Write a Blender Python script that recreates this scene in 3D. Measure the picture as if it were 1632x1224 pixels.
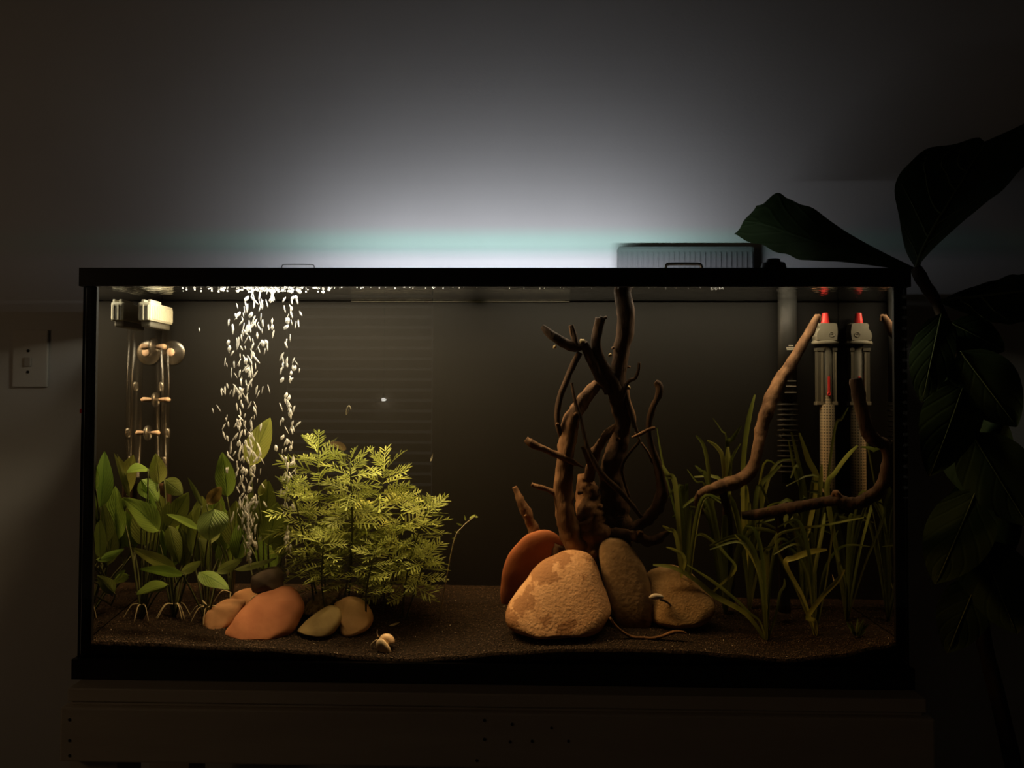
import bpy, bmesh, math, random
from math import sin, cos, pi, sqrt, radians
from mathutils import Vector, Matrix, noise

for o in list(bpy.data.objects):
    bpy.data.objects.remove(o)
SC = bpy.context.scene
COL = SC.collection
RND = random.Random(7)

# ------------------------------------------------------------------ camera
Z0 = 0.75                                   # top of the stand, floor at 0
F = 1226.0                                  # focal length in pixels of the 1632 x 1224 frame
CAM = Vector((0.05996, -1.13314, 0.41557 + Z0))
YAW, PITCH, ROLL = -0.023222, 0.0216535, 0.0041458
FW = Vector((sin(YAW) * cos(PITCH), cos(YAW) * cos(PITCH), sin(PITCH)))
RI = Vector((cos(YAW), -sin(YAW), 0))
UP = RI.cross(FW)
R_ = RI * cos(ROLL) + UP * sin(ROLL)
U_ = UP * cos(ROLL) - RI * sin(ROLL)
cam_data = bpy.data.cameras.new('camera')
cam_data.sensor_width = 36.0
cam_data.lens = 36.0 * F / 1632.0
cam_data.clip_start = 0.02
cam = bpy.data.objects.new('camera', cam_data)
COL.objects.link(cam)
m3 = Matrix((R_, U_, -FW)).transposed()
cam.matrix_world = Matrix.Translation(CAM) @ m3.to_4x4()
SC.camera = cam

# ------------------------------------------------------------------ world, exposure, light strengths
world = bpy.data.worlds.new('night_room')
SC.world = world
world.use_nodes = True
world.node_tree.nodes['Background'].inputs[0].default_value = (1.0, 0.72, 0.42, 1)
world.node_tree.nodes['Background'].inputs[1].default_value = 0.0022
SC.view_settings.view_transform = 'Standard'
SC.view_settings.look = 'None'
SC.view_settings.gamma = 1.0
SC.view_settings.use_curve_mapping = False
SC.view_settings.exposure = 0.0
LAMP_MAIN = 6.0        # W, over the plants
LAMP_FRONT = 2.3       # W, front row of the bar
LAMP_MID = 1.5         # W, over the driftwood
LAMP_END = 1.25         # W, over the heater
LAMP_WALL = 1.8       # W, rear glow strip
LAMP_FILL = 1.9        # radiance, unseen globe lamp added as warm side fill
WINDOW_GLOW = 0.09
SC.cycles.transparent_max_bounces = 28
SC.cycles.max_bounces = 6
SC.cycles.diffuse_bounces = 2
SC.cycles.glossy_bounces = 4
SC.cycles.caustics_reflective = False
SC.cycles.caustics_refractive = False
SC.cycles.sample_clamp_indirect = 3.0

# ------------------------------------------------------------------ pixel to place helpers
YF = 0.014                                  # water behind the front pane
YB = 0.238                                  # water in front of the back pane
XI = 0.604                                  # inner half width
ZW = 0.593 + Z0                             # water level
YWALL = 0.38


def ray(px, py):
    return (FW + R_ * ((px - 816.0) / F) + U_ * ((612.0 - py) / F)).normalized()


def A(px, py, y):
    """place at depth y seen at a pixel of the photograph"""
    d = ray(px, py)
    return CAM + d * ((y - CAM.y) / d.y)


def dep(y):
    return YF + (y - YF) * 0.752


def W(px, py, y):
    return A(px, py, dep(y))


def spx(y):
    """metres per pixel at tank depth y"""
    return (dep(y) - CAM.y) / F


FRONT_SAND = [(100, 1020), (150, 1022), (250, 1025), (330, 1030), (420, 1033), (500, 1038), (580, 1046), (650, 1050), (720, 1046),
              (800, 1039), (900, 1034), (1000, 1034), (1100, 1037), (1170, 1043), (1250, 1050), (1330, 1043), (1400, 1030), (1440, 1020)]
_fs = [(A(a, b, 0.016).x, A(a, b, 0.016).z) for a, b in FRONT_SAND]


def zfront(x):
    if x <= _fs[0][0]:
        return _fs[0][1]
    for (x0, z0), (x1, z1) in zip(_fs, _fs[1:]):
        if x <= x1:
            t = (x - x0) / (x1 - x0)
            t = t * t * (3 - 2 * t)
            return z0 + (z1 - z0) * t
    return _fs[-1][1]


def sand(x, y):
    t = max(0.0, min(1.0, (y - 0.016) / 0.22))
    zf = zfront(x)
    zb = Z0 + (0.088 if x < 0.15 else 0.088 - 0.018 * min(1, (x - 0.15) / 0.3))
    z = zf + (zb - zf) * (t ** 0.9)
    return z + 0.0025 * noise.noise(Vector((x * 9, y * 9, 3.0))) * min(1, t * 6)


# ------------------------------------------------------------------ mesh helpers
ORG = {}


def tag(o, label=None, cat=None, group=None, kind=None):
    for k, v in (('label', label), ('category', cat), ('group', group), ('kind', kind)):
        if v:
            o[k] = v
    return o


def empty(name, loc, label=None, cat=None, group=None, kind=None):
    o = bpy.data.objects.new(name, None)
    o.empty_display_size = 0.02
    COL.objects.link(o)
    o.location = loc
    ORG[o] = Vector(loc)
    return tag(o, label, cat, group, kind)


def mk(name, verts, faces, mat, parent=None, smooth=True, uvs=None, org=None):
    """one mesh object from world-space vertices"""
    verts = [Vector(v) for v in verts]
    if parent is not None:
        og = ORG[parent]
    elif org is not None:
        og = Vector(org)
    else:
        og = Vector(((min(v.x for v in verts) + max(v.x for v in verts)) / 2, (min(v.y for v in verts) + max(v.y for v in verts)) / 2, min(v.z for v in verts)))
    me = bpy.data.meshes.new(name)
    me.from_pydata([v - og for v in verts], [], faces)
    if uvs is not None:
        l = me.uv_layers.new(name='uv')
        for lo in me.loops:
            l.data[lo.index].uv = uvs[lo.vertex_index]
    if isinstance(mat, (list, tuple)):
        for mm in mat:
            me.materials.append(mm)
    else:
        me.materials.append(mat)
    if smooth:
        me.polygons.foreach_set('use_smooth', [True] * len(me.polygons))
    me.update()
    o = bpy.data.objects.new(name, me)
    COL.objects.link(o)
    if parent is not None:
        o.parent = parent
    else:
        o.location = og
    ORG[o] = og
    return o


def boxg(x0, x1, y0, y1, z0, z1, bev=0.0):
    bm = bmesh.new()
    bmesh.ops.create_cube(bm, size=1.0)
    for v in bm.verts:
        v.co = Vector((x0 + (v.co.x + .5) * (x1 - x0), y0 + (v.co.y + .5) * (y1 - y0), z0 + (v.co.z + .5) * (z1 - z0)))
    if bev > 0:
        bmesh.ops.bevel(bm, geom=bm.edges[:], offset=bev, segments=2, affect='EDGES', profile=0.6)
    bm.verts.index_update()
    vs = [v.co.copy() for v in bm.verts]
    fs = [[v.index for v in f.verts] for f in bm.faces]
    bm.free()
    return vs, fs


def join(*gs):
    vs, fs = [], []
    for v, f in gs:
        n = len(vs)
        vs += list(v)
        fs += [[i + n for i in q] for q in f]
    return vs, fs


def box(name, x0, x1, y0, y1, z0, z1, mat, parent=None, bev=0.0, smooth=False):
    v, f = boxg(x0, x1, y0, y1, z0, z1, bev)
    return mk(name, v, f, mat, parent, smooth)


def catmull(pts, n, closed=False):
    """resample rows of floats through Catmull-Rom, n samples per span"""
    out = []
    L = len(pts)
    spans = L if closed else L - 1
    for i in range(spans):
        if closed:
            p0, p1, p2, p3 = pts[(i - 1) % L], pts[i], pts[(i + 1) % L], pts[(i + 2) % L]
        else:
            p0, p1, p2, p3 = pts[max(0, i - 1)], pts[i], pts[i + 1], pts[min(L - 1, i + 2)]
        for k in range(n):
            t = k / n
            out.append([0.5 * (2 * b + (c - a) * t + (2 * a - 5 * b + 4 * c - d) * t * t + (3 * b - a - 3 * c + d) * t ** 3)
                        for a, b, c, d in zip(p0, p1, p2, p3)])
    if not closed:
        out.append(list(pts[-1]))
    return out


def tubeg(rows, sides=8, per=4, rough=0.0, freq=60.0, seed=0.0, cap=True):
    """rows: x, y, z, radius in metres"""
    rs = catmull(rows, per) if per > 1 else [list(r) for r in rows]
    pts = [Vector(r[:3]) for r in rs]
    vs, fs = [], []
    t = (pts[1] - pts[0]).normalized()
    ref = Vector((0, 1, 0)) if abs(t.y) < 0.8 else Vector((1, 0, 0))
    n = (ref - t * ref.dot(t)).normalized()
    for i, p in enumerate(pts):
        t2 = (pts[min(i + 1, len(pts) - 1)] - pts[max(i - 1, 0)])
        if t2.length > 1e-9:
            t = t2.normalized()
        n = (n - t * n.dot(t))
        n = n.normalized() if n.length > 1e-6 else t.orthogonal().normalized()
        b = t.cross(n)
        r = max(1e-5, rs[i][3])
        for k in range(sides):
            a = 2 * pi * k / sides
            d = n * cos(a) + b * sin(a)
            rr = r
            if rough:
                q = p + d * r
                rr = r * (1 + rough * noise.noise(Vector((q.x * freq, q.y * freq, q.z * freq * 0.45 + seed))) + rough * 0.6 * noise.noise(Vector((q.x * freq * 3, q.y * freq * 3, q.z * freq + seed))))
            vs.append(p + d * rr)
    m = len(pts)
    for i in range(m - 1):
        for k in range(sides):
            k2 = (k + 1) % sides
            fs.append([i * sides + k, i * sides + k2, (i + 1) * sides + k2, (i + 1) * sides + k])
    if cap:
        fs.append(list(range(sides))[::-1])
        fs.append([(m - 1) * sides + k for k in range(sides)])
    return vs, fs


def latheg(prof, cx, cy, sides=20, sx=1.0, sy=1.0):
    """prof: list of (radius, z)"""
    vs, fs = [], []
    for r, z in prof:
        for k in range(sides):
            a = 2 * pi * k / sides
            vs.append(Vector((cx + r * sx * cos(a), cy + r * sy * sin(a), z)))
    for i in range(len(prof) - 1):
        for k in range(sides):
            k2 = (k + 1) % sides
            fs.append([i * sides + k, i * sides + k2, (i + 1) * sides + k2, (i + 1) * sides + k])
    fs.append(list(range(sides))[::-1])
    fs.append([(len(prof) - 1) * sides + k for k in range(sides)])
    return vs, fs


def blobg(outline, y, depth, e=0.8, n=3, rings=14, rough=0.02, freq=40, lean=0.0, seed=0.0):
    """pebble: a silhouette given at depth y, rounded to both sides"""
    o = [W(a, b, y) for a, b in catmull(outline, n, True)]
    c = sum(o, Vector()) / len(o)
    zc = c.z if lean < 0 else min(p.z for p in o)
    m = len(o)
    hh = (max(p.z for p in o) - min(p.z for p in o)) * (0.36 if lean > 0.3 else 0.0)
    vs, fs = [], []
    for i in range(1, rings):
        f = pi * i / rings
        s = sin(f) ** e
        for p in o:
            q = c + (p - c) * s
            q.z -= hh * max(0.0, cos(f)) * (1 - s)
            q.y += -depth * cos(f) + (q.z - zc) * lean
            nn = noise.noise(Vector((q.x * freq, q.y * freq, q.z * freq + seed)))
            q += (q - c).normalized() * nn * rough * 0.1
            vs.append(q)
    for i in range(rings - 2):
        for k in range(m):
            k2 = (k + 1) % m
            fs.append([i * m + k, i * m + k2, (i + 1) * m + k2, (i + 1) * m + k])
    a = len(vs)
    vs.append(c + Vector((0, -depth + (c.z - hh - zc) * lean, -hh)))
    vs.append(c + Vector((0, depth + (c.z - zc) * lean, 0)))
    for k in range(m):
        k2 = (k + 1) % m
        fs.append([a, k2, k])
        fs.append([a + 1, (rings - 2) * m + k, (rings - 2) * m + k2])
    return vs, fs


# ------------------------------------------------------------------ materials
def new_mat(name):
    m = bpy.data.materials.new(name)
    m.use_nodes = True
    return m, m.node_tree.nodes, m.node_tree.links


def pmat(name, col, rough=0.6, col2=None, scale=30.0, bump=0.0, bscale=None, spec=0.3, detail=4.0, lo=0.35, hi=0.65, translucent=0.0, objrand=0.0, stretch=None, emit=None, metal=0.0):
    m, N, L = new_mat(name)
    b = N['Principled BSDF']
    b.inputs['Base Color'].default_value = (*col, 1)
    b.inputs['Roughness'].default_value = rough
    b.inputs['Specular IOR Level'].default_value = spec
    b.inputs['Metallic'].default_value = metal
    tc = N.new('ShaderNodeTexCoord')
    co = tc.outputs['Object']
    if stretch:
        mp = N.new('ShaderNodeMapping')
        mp.inputs['Scale'].default_value = stretch
        L.new(co, mp.inputs['Vector'])
        co = mp.outputs['Vector']
    cout = None
    if col2 is not None:
        nz = N.new('ShaderNodeTexNoise')
        nz.inputs['Scale'].default_value = scale
        nz.inputs['Detail'].default_value = detail
        L.new(co, nz.inputs['Vector'])
        cr = N.new('ShaderNodeValToRGB')
        cr.color_ramp.elements[0].position = lo
        cr.color_ramp.elements[1].position = hi
        cr.color_ramp.elements[0].color = (*col, 1)
        cr.color_ramp.elements[1].color = (*col2, 1)
        L.new(nz.outputs['Fac'], cr.inputs['Fac'])
        cout = cr.outputs['Color']
    if objrand:
        oi = N.new('ShaderNodeObjectInfo')
        hs = N.new('ShaderNodeHueSaturation')
        mr = N.new('ShaderNodeMapRange')
        mr.inputs['To Min'].default_value = 1 - objrand
        mr.inputs['To Max'].default_value = 1 + objrand
        L.new(oi.outputs['Random'], mr.inputs['Value'])
        L.new(mr.outputs['Result'], hs.inputs['Value'])
        if cout is not None:
            L.new(cout, hs.inputs['Color'])
        else:
            hs.inputs['Color'].default_value = (*col, 1)
        cout = hs.outputs['Color']
    if cout is not None:
        L.new(cout, b.inputs['Base Color'])
    if bump:
        nb = N.new('ShaderNodeTexNoise')
        nb.inputs['Scale'].default_value = bscale or scale
        nb.inputs['Detail'].default_value = 5
        L.new(co, nb.inputs['Vector'])
        bp = N.new('ShaderNodeBump')
        bp.inputs['Strength'].default_value = bump
        bp.inputs['Distance'].default_value = 0.003
        L.new(nb.outputs['Fac'], bp.inputs['Height'])
        L.new(bp.outputs['Normal'], b.inputs['Normal'])
    if translucent:
        tr = N.new('ShaderNodeBsdfTranslucent')
        tr.inputs['Color'].default_value = (*col, 1)
        if cout is not None:
            L.new(cout, tr.inputs['Color'])
        mx = N.new('ShaderNodeMixShader')
        mx.inputs['Fac'].default_value = translucent
        L.new(b.outputs[0], mx.inputs[1])
        L.new(tr.outputs[0], mx.inputs[2])
        L.new(mx.outputs[0], N['Material Output'].inputs['Surface'])
    if emit:
        b.inputs['Emission Color'].default_value = (*emit[0], 1)
        b.inputs['Emission Strength'].default_value = emit[1]
    return m


def clear_mat(name, ior=1.45, tint=(1, 1, 1), rough=0.0, volume=None, bump=0.0, bscale=60.0, fac=None):
    """clear sheet: light goes straight on, reflections follow the angle"""
    m, N, L = new_mat(name)
    N.remove(N['Principled BSDF'])
    t = N.new('ShaderNodeBsdfTransparent')
    t.inputs['Color'].default_value = (*tint, 1)
    g = N.new('ShaderNodeBsdfGlossy')
    g.inputs['Roughness'].default_value = rough
    mx = N.new('ShaderNodeMixShader')
    if fac is None:
        fr = N.new('ShaderNodeFresnel')
        fr.inputs['IOR'].default_value = ior
        L.new(fr.outputs[0], mx.inputs['Fac'])
    else:
        mx.inputs['Fac'].default_value = fac
    if bump:
        tc = N.new('ShaderNodeTexCoord')
        mp = N.new('ShaderNodeMapping')
        mp.inputs['Scale'].default_value = (1.0, 2.2, 1.0)
        L.new(tc.outputs['Object'], mp.inputs['Vector'])
        nz = N.new('ShaderNodeTexNoise')
        nz.inputs['Scale'].default_value = bscale
        nz.inputs['Detail'].default_value = 2.0
        L.new(mp.outputs['Vector'], nz.inputs['Vector'])
        bp = N.new('ShaderNodeBump')
        bp.inputs['Strength'].default_value = bump
        bp.inputs['Distance'].default_value = 0.004
        L.new(nz.outputs['Fac'], bp.inputs['Height'])
        L.new(bp.outputs['Normal'], g.inputs['Normal'])
    L.new(t.outputs[0], mx.inputs[1])
    L.new(g.outputs[0], mx.inputs[2])
    L.new(mx.outputs[0], N['Material Output'].inputs['Surface'])
    if volume:
        v = N.new('ShaderNodeVolumeAbsorption')
        v.inputs['Color'].default_value = (*volume[0], 1)
        v.inputs['Density'].default_value = volume[1]
        L.new(v.outputs[0], N['Material Output'].inputs['Volume'])
        try:
            m.cycles.homogeneous_volume = True
        except Exception:
            pass
    return m


TANNIN = ((0.92, 0.66, 0.24), 3.0)
M_wall = pmat('painted_wall', (0.62, 0.61, 0.60), 0.85, (0.66, 0.65, 0.64), 4.0, bump=0.05, bscale=180)
M_floor = pmat('floor_boards', (0.10, 0.06, 0.035), 0.5, (0.14, 0.085, 0.05), 3.0, stretch=(1, 12, 1))
M_trim = pmat('black_plastic', (0.012, 0.012, 0.012), 0.38, spec=0.5)
M_sil = pmat('black_silicone', (0.006, 0.006, 0.006), 0.6, spec=0.2)
M_film = pmat('black_background', (0.0098, 0.0102, 0.0112), 0.8, (0.0115, 0.0118, 0.0128), 3.0, spec=0.1)
M_glass = clear_mat('tank_glass', 1.45, (0.985, 0.992, 0.988))
M_lid = clear_mat('lid_glass', tint=(0.97, 0.99, 0.985), fac=0.05)
M_wside = clear_mat('water_side', 1.33, volume=TANNIN)
M_wtop = clear_mat('water_top', 1.013, volume=TANNIN, bump=0.35, bscale=55.0, rough=0.03)
M_stand = pmat('stand_paint', (0.60, 0.52, 0.44), 0.55, (0.68, 0.60, 0.50), 6.0, bump=0.06, bscale=60, stretch=(0.4, 3, 3))
M_hole = pmat('screw_hole', (0.02, 0.018, 0.015), 0.7)
M_sand = pmat('dark_sand', (0.010, 0.007, 0.0055), 0.9, (0.05, 0.032, 0.021), 420.0, bump=0.9, bscale=350, lo=0.48, hi=0.72, spec=0.15)
M_grain = pmat('sand_grain', (0.085, 0.057, 0.04), 0.7, objrand=0.0, spec=0.3)
M_speck = pmat('pale_grit', (0.75, 0.68, 0.58), 0.6)
M_wood = pmat('driftwood', (0.075, 0.038, 0.02), 0.85, (0.26, 0.14, 0.07), 55.0, bump=0.8, bscale=130, stretch=(1, 1, 0.35), lo=0.3, hi=0.7, spec=0.15)
M_woodd = pmat('dark_driftwood', (0.022, 0.013, 0.008), 0.9, (0.09, 0.05, 0.028), 55.0, bump=0.8, bscale=130, stretch=(1, 1, 0.35), lo=0.35, hi=0.75, spec=0.12)
M_cream = pmat('cream_plastic', (0.42, 0.40, 0.31), 0.4, spec=0.4)
M_heat = pmat('grey_plastic', (0.24, 0.225, 0.18), 0.45, spec=0.4)
M_heatd = pmat('smoked_guard', (0.10, 0.096, 0.08), 0.5)
M_red = pmat('red_plastic', (0.85, 0.05, 0.05), 0.3, spec=0.5)
M_tube = clear_mat('clear_acrylic', tint=(0.93, 0.92, 0.90), fac=0.025, rough=0.2)
M_cup = clear_mat('clear_rubber', tint=(0.72, 0.70, 0.67), fac=0.22, rough=0.35)
M_knob = pmat('rubber_stem', (0.75, 0.55, 0.42), 0.5)
M_smoke = pmat('smoked_intake', (0.015, 0.015, 0.0145), 0.5, spec=0.2)
M_hob = pmat('filter_case', (0.15, 0.15, 0.15), 0.55)
M_bubble = pmat('air_bubble', (0.95, 0.94, 0.92), 0.18, spec=0.8, translucent=0.45)
M_chrome = pmat('clear_handle', (0.8, 0.82, 0.82), 0.2, metal=1.0)
M_plate = pmat('wall_plate', (0.66, 0.64, 0.61), 0.6)
M_snail = pmat('snail_shell', (0.92, 0.62, 0.36), 0.4, (0.95, 0.74, 0.5), 120.0, spec=0.4)
M_snailb = pmat('snail_body', (0.95, 0.80, 0.58), 0.6, (0.9, 0.7, 0.45), 200.0)
M_snailshade = pmat('snail_shadow', (0.05, 0.03, 0.02), 0.7)
M_root = pmat('pale_root', (0.60, 0.52, 0.33), 0.7)
M_stem = pmat('plant_stem', (0.055, 0.065, 0.018), 0.6)
M_moss = pmat('moss', (0.10, 0.14, 0.03), 0.8, objrand=0.3, translucent=0.3)
M_wis = pmat('wisteria_leaf', (0.36, 0.43, 0.09), 0.55, (0.48, 0.53, 0.14), 25.0, translucent=0.30, objrand=0.4, spec=0.3)
M_val = pmat('grass_blade', (0.115, 0.155, 0.03), 0.5, (0.24, 0.27, 0.06), 30.0, translucent=0.40, objrand=0.5, spec=0.3, stretch=(1, 1, 0.2))


M_val_lit = pmat('lit_grass_blade', (0.40, 0.44, 0.09), 0.5, (0.50, 0.50, 0.13), 30.0, translucent=0.40, objrand=0.25, spec=0.3)  # yellower grass, with strong light on chosen blades put into the colour


def leaf_mat(name, a, b, vein, k=10.0, chev=0.9, translucent=0.35, objrand=0.25, rough=0.45, vbump=0.4, spec=0.3):
    m, N, L = new_mat(name)
    bs = N['Principled BSDF']
    bs.inputs['Roughness'].default_value = rough
    bs.inputs['Specular IOR Level'].default_value = spec
    uv = N.new('ShaderNodeUVMap')
    sp = N.new('ShaderNodeSeparateXYZ')
    L.new(uv.outputs[0], sp.inputs[0])

    def mth(op, x, y=None):
        n = N.new('ShaderNodeMath')
        n.operation = op
        for i, q in enumerate((x, y)):
            if q is None:
                continue
            if isinstance(q, (int, float)):
                n.inputs[i].default_value = q
            else:
                L.new(q, n.inputs[i])
        return n.outputs[0]
    av = mth('ABSOLUTE', mth('SUBTRACT', sp.outputs[1], 0.5))
    ph = mth('SUBTRACT', sp.outputs[0], mth('MULTIPLY', av, chev))
    s = mth('SINE', mth('MULTIPLY', ph, k * 2 * pi))
    line = mth('POWER', mth('MULTIPLY', mth('ADD', s, 1.0), 0.5), 8.0)
    mid = mth('SUBTRACT', 1.0, mth('MINIMUM', mth('MULTIPLY', av, 28.0), 1.0))
    vf = mth('MINIMUM', mth('ADD', mth('MULTIPLY', line, 0.55), mid), 1.0)
    tc = N.new('ShaderNodeTexCoord')
    nz = N.new('ShaderNodeTexNoise')
    nz.inputs['Scale'].default_value = 35
    L.new(tc.outputs['Object'], nz.inputs['Vector'])
    m1 = N.new('ShaderNodeMixRGB')
    m1.inputs[1].default_value = (*a, 1)
    m1.inputs[2].default_value = (*b, 1)
    L.new(nz.outputs['Fac'], m1.inputs[0])
    m2 = N.new('ShaderNodeMixRGB')
    m2.inputs[2].default_value = (*vein, 1)
    L.new(vf, m2.inputs[0])
    L.new(m1.outputs[0], m2.inputs[1])
    oi = N.new('ShaderNodeObjectInfo')
    mr = N.new('ShaderNodeMapRange')
    mr.inputs['To Min'].default_value = 1 - objrand
    mr.inputs['To Max'].default_value = 1 + objrand
    L.new(oi.outputs['Random'], mr.inputs['Value'])
    hs = N.new('ShaderNodeHueSaturation')
    L.new(mr.outputs['Result'], hs.inputs['Value'])
    L.new(m2.outputs[0], hs.inputs['Color'])
    L.new(hs.outputs[0], bs.inputs['Base Color'])
    bp = N.new('ShaderNodeBump')
    bp.inputs['Strength'].default_value = vbump
    bp.inputs['Distance'].default_value = 0.002
    L.new(vf, bp.inputs['Height'])
    L.new(bp.outputs[0], bs.inputs['Normal'])
    tr = N.new('ShaderNodeBsdfTranslucent')
    L.new(hs.outputs[0], tr.inputs['Color'])
    mx = N.new('ShaderNodeMixShader')
    mx.inputs['Fac'].default_value = translucent
    L.new(bs.outputs[0], mx.inputs[1])
    L.new(tr.outputs[0], mx.inputs[2])
    L.new(mx.outputs[0], N['Material Output'].inputs['Surface'])
    return m


M_leaf = {
    'g': leaf_mat('sword_leaf_green', (0.20, 0.33, 0.05), (0.25, 0.38, 0.06), (0.09, 0.18, 0.03)),
    'y': leaf_mat('sword_leaf_yellow', (0.33, 0.38, 0.08), (0.42, 0.44, 0.11), (0.20, 0.24, 0.05)),
    'b': leaf_mat('sword_leaf_bright', (0.42, 0.62, 0.11), (0.50, 0.68, 0.14), (0.18, 0.32, 0.05)),
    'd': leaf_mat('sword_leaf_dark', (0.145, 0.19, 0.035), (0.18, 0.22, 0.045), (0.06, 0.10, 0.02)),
    'v': leaf_mat('sword_leaf_veined', (0.24, 0.34, 0.09), (0.28, 0.38, 0.11), (0.10, 0.16, 0.04), k=7.0, chev=1.4, vbump=1.0),
    'o': leaf_mat('sword_leaf_browned', (0.34, 0.27, 0.07), (0.40, 0.22, 0.07), (0.22, 0.14, 0.04)),
}
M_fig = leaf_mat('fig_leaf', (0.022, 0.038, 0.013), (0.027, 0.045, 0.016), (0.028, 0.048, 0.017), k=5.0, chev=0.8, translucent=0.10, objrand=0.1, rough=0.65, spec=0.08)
M_figv = pmat('fig_vein', (0.11, 0.14, 0.06), 0.7, spec=0.08)
M_bark = pmat('fig_bark', (0.045, 0.032, 0.022), 0.9, (0.06, 0.045, 0.03), 40.0, bump=0.5)
M_pot = pmat('plant_pot', (0.12, 0.11, 0.10), 0.6)
M_soil = pmat('potting_soil', (0.03, 0.02, 0.013), 0.95, (0.05, 0.035, 0.02), 80.0)

# ------------------------------------------------------------------ setting
wl = box('wall_back', -2.6, 2.2, YWALL, YWALL + 0.12, 0.0, 2.6, M_wall)
tag(wl, 'pale painted wall behind the aquarium', None, kind='structure')
fl = box('floor', -2.6, 2.2, -3.3, YWALL, -0.05, 0.0, M_floor)
tag(fl, 'dark wooden floor under the stand', None, kind='structure')
wr = box('wall_front', -2.6, 2.2, -3.42, -3.30, 0.0, 2.6, M_wall)
tag(wr, 'wall with the window facing the aquarium', None, kind='structure')
bb = box('baseboard_back', -2.6, 2.2, YWALL - 0.014, YWALL, 0.0, 0.09, M_plate)
tag(bb, 'low baseboard along the back wall', None, kind='structure')

# window with a drawn blind on the wall behind the viewer, mirrored in the front pane
M_pane = pmat('dusk_pane', (0.02, 0.02, 0.02), 0.3, emit=((1.0, 0.86, 0.66), WINDOW_GLOW))
M_slat = pmat('blind_slat', (0.45, 0.38, 0.30), 0.7)
wx0, wx1, wz0, wz1 = -1.35, -0.50, 0.62, 2.15
win = empty('window_1', (0.5 * (wx0 + wx1), -3.29, wz0), 'tall window with a drawn blind on the front wall', None, kind='structure')
box('window_pane', wx0, wx1, -3.298, -3.292, wz0, wz1, M_pane, win)
fv = join(boxg(wx0 - .06, wx0, -3.30, -3.262, wz0 - .06, wz1 + .06), boxg(wx1, wx1 + .06, -3.30, -3.262, wz0 - .06, wz1 + .06),
          boxg(wx0, wx1, -3.30, -3.262, wz0 - .06, wz0), boxg(wx0, wx1, -3.30, -3.262, wz1, wz1 + .06))
mk('window_frame', fv[0], fv[1], M_plate, win, smooth=False)
bl = empty('window_blind', (0.5 * (wx0 + wx1), -3.275, wz0), 'slatted blind hanging in the window facing the aquarium', 'blind')
box('headrail', wx0 + .005, wx1 - .005, -3.288, -3.264, wz1 - .04, wz1, M_slat, bl)
sv, sf = boxg(-(wx1 - wx0) / 2 + .008, (wx1 - wx0) / 2 - .008, -0.003, 0.003, -0.022, 0.022)
sme = bpy.data.meshes.new('slat')
sme.from_pydata(sv, [], sf)
sme.materials.append(M_slat)
for i in range(24):
    s = bpy.data.objects.new('slat', sme)
    COL.objects.link(s)
    s.parent = bl
    s.location = (0, -0.006, 0.03 + i * 0.0605)
    s.rotation_euler = (radians(14), 0, 0)

# bulb added before the window to make the bright dot in the front pane
dv = ray(611, 637)
tt = (2 * .0062 + 3.245 - CAM.y) / dv.y
bp_ = CAM + dv * tt
hb = empty('stand_in_bulb', (bp_.x, -3.245, bp_.z - .02), 'small added bulb on a cord standing in for a mirrored light', 'lamp')
M_bulb = pmat('lit_bulb', (.9, .9, .9), .4, emit=((1.0, .96, .88), 9.0))
g = latheg([(.003, bp_.z - .009)] + [(.014 * sin(pi * k / 8), bp_.z - .009 * cos(pi * k / 8)) for k in range(1, 8)] + [(.004, bp_.z + .009)], bp_.x, -3.245, 14)
mk('bulb', g[0], g[1], M_bulb, hb)
g = latheg([(.007, bp_.z + .009), (.007, bp_.z + .03)], bp_.x, -3.245, 12)
mk('socket', g[0], g[1], M_trim, hb)
g = latheg([(.0015, bp_.z + .03), (.0015, 2.6)], bp_.x, -3.245, 6)
mk('cord', g[0], g[1], M_trim, hb)

# unseen globe lamp added far to the side for warm ambient fill
fill_stand = empty('fill_lamp', (-1.70, -0.80, 0.0), 'unseen added fill lamp, a round globe on a pole away from the tank', 'lamp')
g = latheg([(0.13, 0.0), (0.13, 0.015), (0.02, 0.03)], -1.70, -0.80, 24)
mk('base', g[0], g[1], M_trim, fill_stand)
g = latheg([(0.011, 0.03), (0.011, 1.25)], -1.70, -0.80, 12)
mk('pole', g[0], g[1], M_trim, fill_stand)
M_globe = pmat('fill_globe', (0.85, 0.72, 0.5), 0.8, emit=((1.0, 0.66, 0.36), LAMP_FILL))
g = latheg([(.02, 1.20)] + [(.16 * sin(pi * k / 12), 1.36 - .16 * cos(pi * k / 12)) for k in range(1, 12)] + [(.02, 1.52)], -1.70, -0.80, 24)
mk('fill_globe', g[0], g[1], M_globe, fill_stand)

# wall plate
M_toggle = pmat('toggle', (0.42, 0.39, 0.36), 0.5)
p0, p1 = A(22, 617, YWALL), A(79, 526, YWALL)
wp = empty('wall_plate', (0.5 * (p0.x + p1.x), YWALL, p0.z), 'pale rectangular switch plate on the wall beside the aquarium', 'switch plate')
box('plate', p0.x, p1.x, YWALL - 0.006, YWALL, p0.z, p1.z, M_plate, wp, 0.002)
cxp, czp = 0.5 * (p0.x + p1.x) - 0.003, 0.5 * (p0.z + p1.z) - 0.006
box('toggle', cxp - .006, cxp + .006, YWALL - .010, YWALL - .005, czp - .010, czp + .008, M_toggle, wp, 0.001)
for s in (-1, 1):
    g = tubeg([(cxp, YWALL - .0072, czp + s * .021, .003), (cxp, YWALL - .005, czp + s * .021, .003)], 10, 1)
    mk('screw', g[0], g[1], M_hole, wp)

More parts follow.
